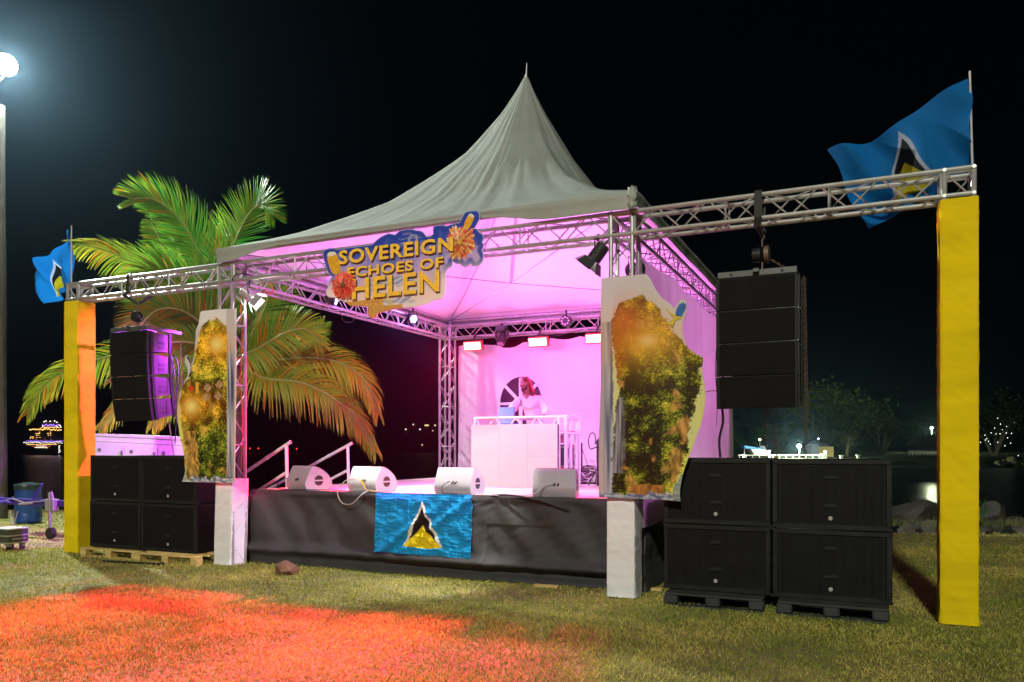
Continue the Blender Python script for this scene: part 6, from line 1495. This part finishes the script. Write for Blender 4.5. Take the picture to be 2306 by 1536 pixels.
far_tree(2100, 200, 9, 120, 'dark tree behind the green lit street lamp', 7, (.06, .20, .03), 1.2)
far_tree(2240, 150, 11, 170, 'dark tree right of the yellow column hung with tiny lights', 8, (.03, .04, .012), 1.8)
far_tree(2340, 150, 13, 190, 'dark tree at the right edge of the far shore', 9, (.025, .035, .012), 1.8)
far_tree(1560, 260, 14, 260, 'dark tree hidden behind the side wall', 10, (.025, .035, .012), 1.0)
# hillside trees dim, left gap
# hut, fence, boats, lamps
def pbx(mb, u, v0, v1, wpx, D, dep=3.):
    """upright box of picture width wpx standing D metres away between heights v1 (low) and v0 (high)"""
    c_ = Vector(polar(u, D, 0)); k2 = D / CF; z0 = CH - (v1 - CHY) * k2; z1 = CH - (v0 - CHY) * k2
    return mb.box((c_.x, c_.y + dep / 2, (z0 + z1) / 2), (wpx * k2, dep, z1 - z0), rot=(0, 0, CYAW))
hut = thing('boat_shed', polar(1848, 146, 0), 'yellow boarded shed with dark roof near the bright far lamp', 'shed')
pbx(MB(), 1850, 1006, 1032, 38, 146).build('wall', M('shed_yellow', (.42, .30, .10), rough=.8, var=.2, vs=1), hut, smooth=False)
pbx(MB(), 1827, 1000, 1032, 16, 145.5).build('side_wall', M('shed_grey', (.22, .22, .22), rough=.8), hut, smooth=False)
c_ = Vector(polar(1840, 146, 0)); k2 = 146 / CF
MB().prism([(-30 * k2, 3.9 - 1.7), (34 * k2, 3.9 - 1.9), (-8 * k2, 3.4)], lambda a, b: (c_.x + a * math.cos(CYAW), c_.y + a * math.sin(CYAW), b), lambda a, b: (c_.x + a * math.cos(CYAW) - 3 * math.sin(CYAW), c_.y + a * math.sin(CYAW) + 3, b)).build('roof', M('shed_roof', (.03, .04, .06), rough=.7), hut, smooth=False)
h2 = thing('beach_hut', polar(2085, 158, 0), 'dark hut with pale railing left of the right yellow column', 'hut')
pbx(MB(), 2088, 985, 1016, 70, 160, 4).build('wall', M('hut_dark', (.02, .02, .018), rough=.9), h2, smooth=False)
c_ = Vector(polar(2080, 158, 0)); k2 = 158 / CF
MB().prism([(-42 * k2, 2.6), (45 * k2, 2.6), (22 * k2, 4.6), (-16 * k2, 4.2)], lambda a, b: (c_.x + a * math.cos(CYAW), c_.y + a * math.sin(CYAW), b), lambda a, b: (c_.x + a * math.cos(CYAW), c_.y + a * math.sin(CYAW) + 4, b)).build('roof', M('hut_roof', (.03, .028, .025), rough=.9), h2, smooth=False)
mb = MB()
for k in range(12): pbx(mb, 2048 + 8 * k, 1018 + (k % 3), 1036, 1.6, 152, .1)
pbx(mb, 2092, 1015, 1018, 92, 152, .1); mb.build('railing', M('pale_rail', (.35, .34, .32), rough=.7), h2, smooth=False)
fn_ = thing('dock_railing', polar(1780, 140, 0), 'pale railing along the far dock above the right subwoofers', 'fence'); mb = MB()
for k in range(14): pbx(mb, 1665 + 15 * k, 1025, 1032, 1.4, 139, .1)
mb.build('posts', M('dock_white', (.5, .5, .45), rough=.6), fn_, smooth=False)
pbx(MB(), 1762, 1024, 1026, 200, 139, .1).build('rail', M('dock_white', (.5, .5, .45)), fn_, smooth=False)
dk = thing('far_dock', polar(1780, 138, 0), 'low lit concrete dock edge on the far shore', 'dock')
pbx(MB(), 1800, 1032, 1052, 290, 138, 6).build('dock_wall', M('dock_concrete', (.20, .19, .15), rough=.9, var=.3, vs=.5), dk, smooth=False)
boat = thing('white_boat', polar(1712, 142, 0), 'white motor boat with a blue awning on the far dock', 'boat'); c_ = Vector(polar(1712, 142, 0)); k2 = 142 / CF
def bl_(a, z, d=0): return (c_.x + a * k2 * math.cos(CYAW) - d * math.sin(CYAW), c_.y + a * k2 * math.sin(CYAW) + d * math.cos(CYAW), CH - (z - CHY) * k2)
MB().prism([(-24, 1012), (20, 1014), (18, 1024), (-14, 1025)], lambda a, b: bl_(a, b, -.9), lambda a, b: bl_(a, b, .9)).build('hull', M('boat_white', (.6, .62, .65), rough=.4), boat, smooth=False)
MB().prism([(-40, 1003), (-12, 1008), (2, 1011), (-38, 1010)], lambda a, b: bl_(a, b, -1), lambda a, b: bl_(a, b, 1)).build('awning', M('awning_blue', (.05, .20, .5), rough=.6), boat, smooth=False)
for a in (-36, -18, -4): MB().bar(bl_(a, 1009, 0), bl_(a, 1024, 0), .05, 5).build('awning_pole', WHT, boat)
MB().prism([(-2, 1004), (8, 1004), (12, 1013), (-6, 1013)], lambda a, b: bl_(a, b, -.5), lambda a, b: bl_(a, b, .5)).build('windscreen', M('screen_dark', (.05, .06, .1), rough=.2), boat, smooth=False)
SM = M('lamp_post_grey', (.4, .4, .38), rough=.6)
def street_lamp(u, vt, vb, D, col, es, label, size=.12, energy=0, cat='street lamp'):
    p0 = Vector(polar(u, D, 0)); k2 = D / CF; z1 = CH - (vt - CHY) * k2; z0 = CH - (vb - CHY) * k2
    r = thing('street_lamp', (p0.x, p0.y, z0), label, cat, 'distant lamps')
    MB().tube([(p0.x, p0.y, z0), (p0.x, p0.y, z1 - .1)], .05 * D / 140, 6).build('pole', SM, r)
    MB().lathe([(.2 * size, -size), (size, -.4 * size), (size, .4 * size), (.2 * size, size)], (p0.x, p0.y, z1), 12).build('lamp_head', M('glow_%s' % label[:14], (1, 1, 1), emis=col, es=es), r)
    if energy: light('distant_lamp', 'POINT', (p0.x, p0.y - size * 2.5, z1), None, energy, (.85, 1, .6) if energy > 100 else col, shadow_soft_size=.2)
street_lamp(1800, 1005, 1030, 137, (.72, .92, 1), 900, 'blinding blue white lamp on the far dock', .32, 12000)
street_lamp(1711, 990, 1022, 150, (1, .8, .5), 12, 'small warm lamp behind the white boat', .2, 0)
street_lamp(1843, 988, 1030, 150, (.5, .6, 1), 20, 'thin mast with a tiny blue light right of the shed', .12, 0)
street_lamp(2098, 964, 1000, 190, (.75, 1, .8), 30, 'street lamp lighting green leaves above the dark hut', .3, 3500)
street_lamp(1674, 1028, 1036, 139, (1, 1, .75), 70, 'small white ground light left of the subwoofer top gap', .12, 60)
street_lamp(1733, 1028, 1036, 139, (1, 1, .8), 80, 'small white ground light right above the subwoofer gap', .12, 60)
bo_ = MB
for k, (u, v0, w_) in enumerate(((1853, 1024, 9), (1859, 1017, 5), (1894, 1027, 9), (1932, 1026, 8))):
    r = thing('mooring_post', polar(u, 138, 0), ['short white mooring post on the dock', 'taller white capped mooring post on the dock', 'low white bollard right of the shed', 'low white bollard furthest right on the dock'][k], 'post', 'mooring posts on the far dock')
    pbx(MB(), u, v0, 1034, w_ * .6, 137, .5).build('post', WHT, r, smooth=False); pbx(MB(), u, v0 - 2, v0, w_, 137, .7).build('cap', WHT, r, smooth=False)
sl = thing('string_lights', polar(2245, 149, 0), 'tiny white string lights scattered in the dark tree at the right', 'string lights'); mb = MB()
for (u, v) in ((2247,942),(2256,940),(2253,955),(2267,960),(2284,951),(2240,964),(2257,967),(2232,975),(2243,977),(2252,977),(2266,975),(2278,976),(2218,980),(2222,988),(2219,991),(2226,994),(2269,986),(2208,996),(2230,1000),(2247,996),(2276,998),(2263,1004),(2274,1030),(2293,1026)):
    q = Vector(polar(u, 146, CH - (v - CHY) * 146 / CF)); mb.lathe([(.01, -.08), (.07, 0), (.01, .08)], tuple(q), 6)
mb.build('bulbs', M('bulb_glow', (1, 1, 1), emis=(.8, .85, .8), es=3.5), sl)
MB().tube([Vector(polar(2205 + 9 * k, 146.3, CH - (1000 - 60 * abs(math.sin(k * .8)) - CHY) * 146 / CF)) for k in range(10)], .02, 4).build('wire', RUB, sl)
GRW = 'rocks on the far waterline'
for k in range(9):
    u = 2250 + 14 * k; rockobj(tuple(Vector(polar(u, 137 + k % 2, -1.0 + .3 * (k % 3)))), (1.1, .8, .8), 60 + k, ['first', 'second', 'third', 'fourth', 'fifth', 'sixth', 'seventh', 'eighth', 'ninth'][k] + ' pale rock from the yellow column along the far waterline', M('far_rock', (.28, .25, .15), rough=.9, var=.3), GRW, yaw=k)
# left gap lights on the hill
for k, (u, v, c_, e) in enumerate(((563, 1010, (1, .03, .02), 40), (582, 1010, (1, .03, .02), 25), (668, 1011, (1, .03, .02), 40))):
    q = polar(u, 650, CH - (v - CHY) * 650 / CF)
    r = thing('buoy_light', (q[0], q[1], WZ), ['leftmost red navigation light low over the dark water', 'middle red navigation light low over the dark water', 'rightmost red navigation light beyond the handrail'][k], 'navigation light', 'red navigation lights')
    MB().tube([(q[0], q[1], WZ), (q[0], q[1], q[2])], [.5, .15], 6).build('buoy', BLK, r); MB().lathe([(.1, -.45), (.5, 0), (.1, .45)], q, 8).build('light', M('nav_red', (1, 0, 0), emis=(1, .03, .02), es=8), r)
for k, (u, v, w_, c_) in enumerate(((914, 967, 3, (1, .9, .6)), (931, 956, 2.5, (1, .95, .9)), (961, 958, 9, (1, .8, .35)), (980, 958, 3, (1, .85, .55)), (946, 967, 3, (.8, .6, .3)), (951, 1002, 2.5, (1, .9, 1)), (975, 970, 2, (.6, .5, .8)))):
    D = 690; k2 = D / CF; q = Vector(polar(u, D, CH - (v - CHY) * k2)); h_ = thing('hillside_house', (q.x, q.y, q.z - 3), ['leftmost tiny lit house on the dark hillside', 'tiny white lit house at the crest of the dark hillside', 'wide golden lit house on the dark hillside', 'tiny lit house on the hillside nearest the rear tower', 'dim amber house below the golden lit one', 'single white lit house low on the dark hillside', 'faint violet lit house below the row on the hillside'][k], 'house', 'lit houses on the hill')
    MB().box((q.x, q.y + 3, q.z - 1), (max(6, w_ * k2 * 1.4), 5, 5), rot=(0, 0, CYAW)).build('wall', M('hill_house', (.06, .05, .045), rough=.9), h_, smooth=False)
    MB().box((q.x - .0, q.y - .2, q.z), (w_ * k2, .8, min(w_, 3) * k2), rot=(0, 0, CYAW)).build('lit_window', M('hill_glow%d' % (k % 3), (1, 1, 1), emis=c_, es=1.2), h_, smooth=False)
# a few faint stars are left out: they vanish at this size
# thin haze volume, added to give the floodlight its glow
hz = bpy.data.materials.new('haze_air'); hz.use_nodes = True; nt = hz.node_tree; nt.nodes.remove(nt.nodes['Principled BSDF'])
pv = nt.nodes.new('ShaderNodeVolumePrincipled'); pv.inputs['Color'].default_value = (.45, .75, 1, 1); pv.inputs['Density'].default_value = .00018; pv.inputs['Anisotropy'].default_value = .86
nt.links.new(pv.outputs[0], nt.nodes['Material Output'].inputs['Volume'])
tag(MB().box((0, 1200, 98), (7000, 3200, 204)).build('haze', hz, smooth=False), kind='stuff')
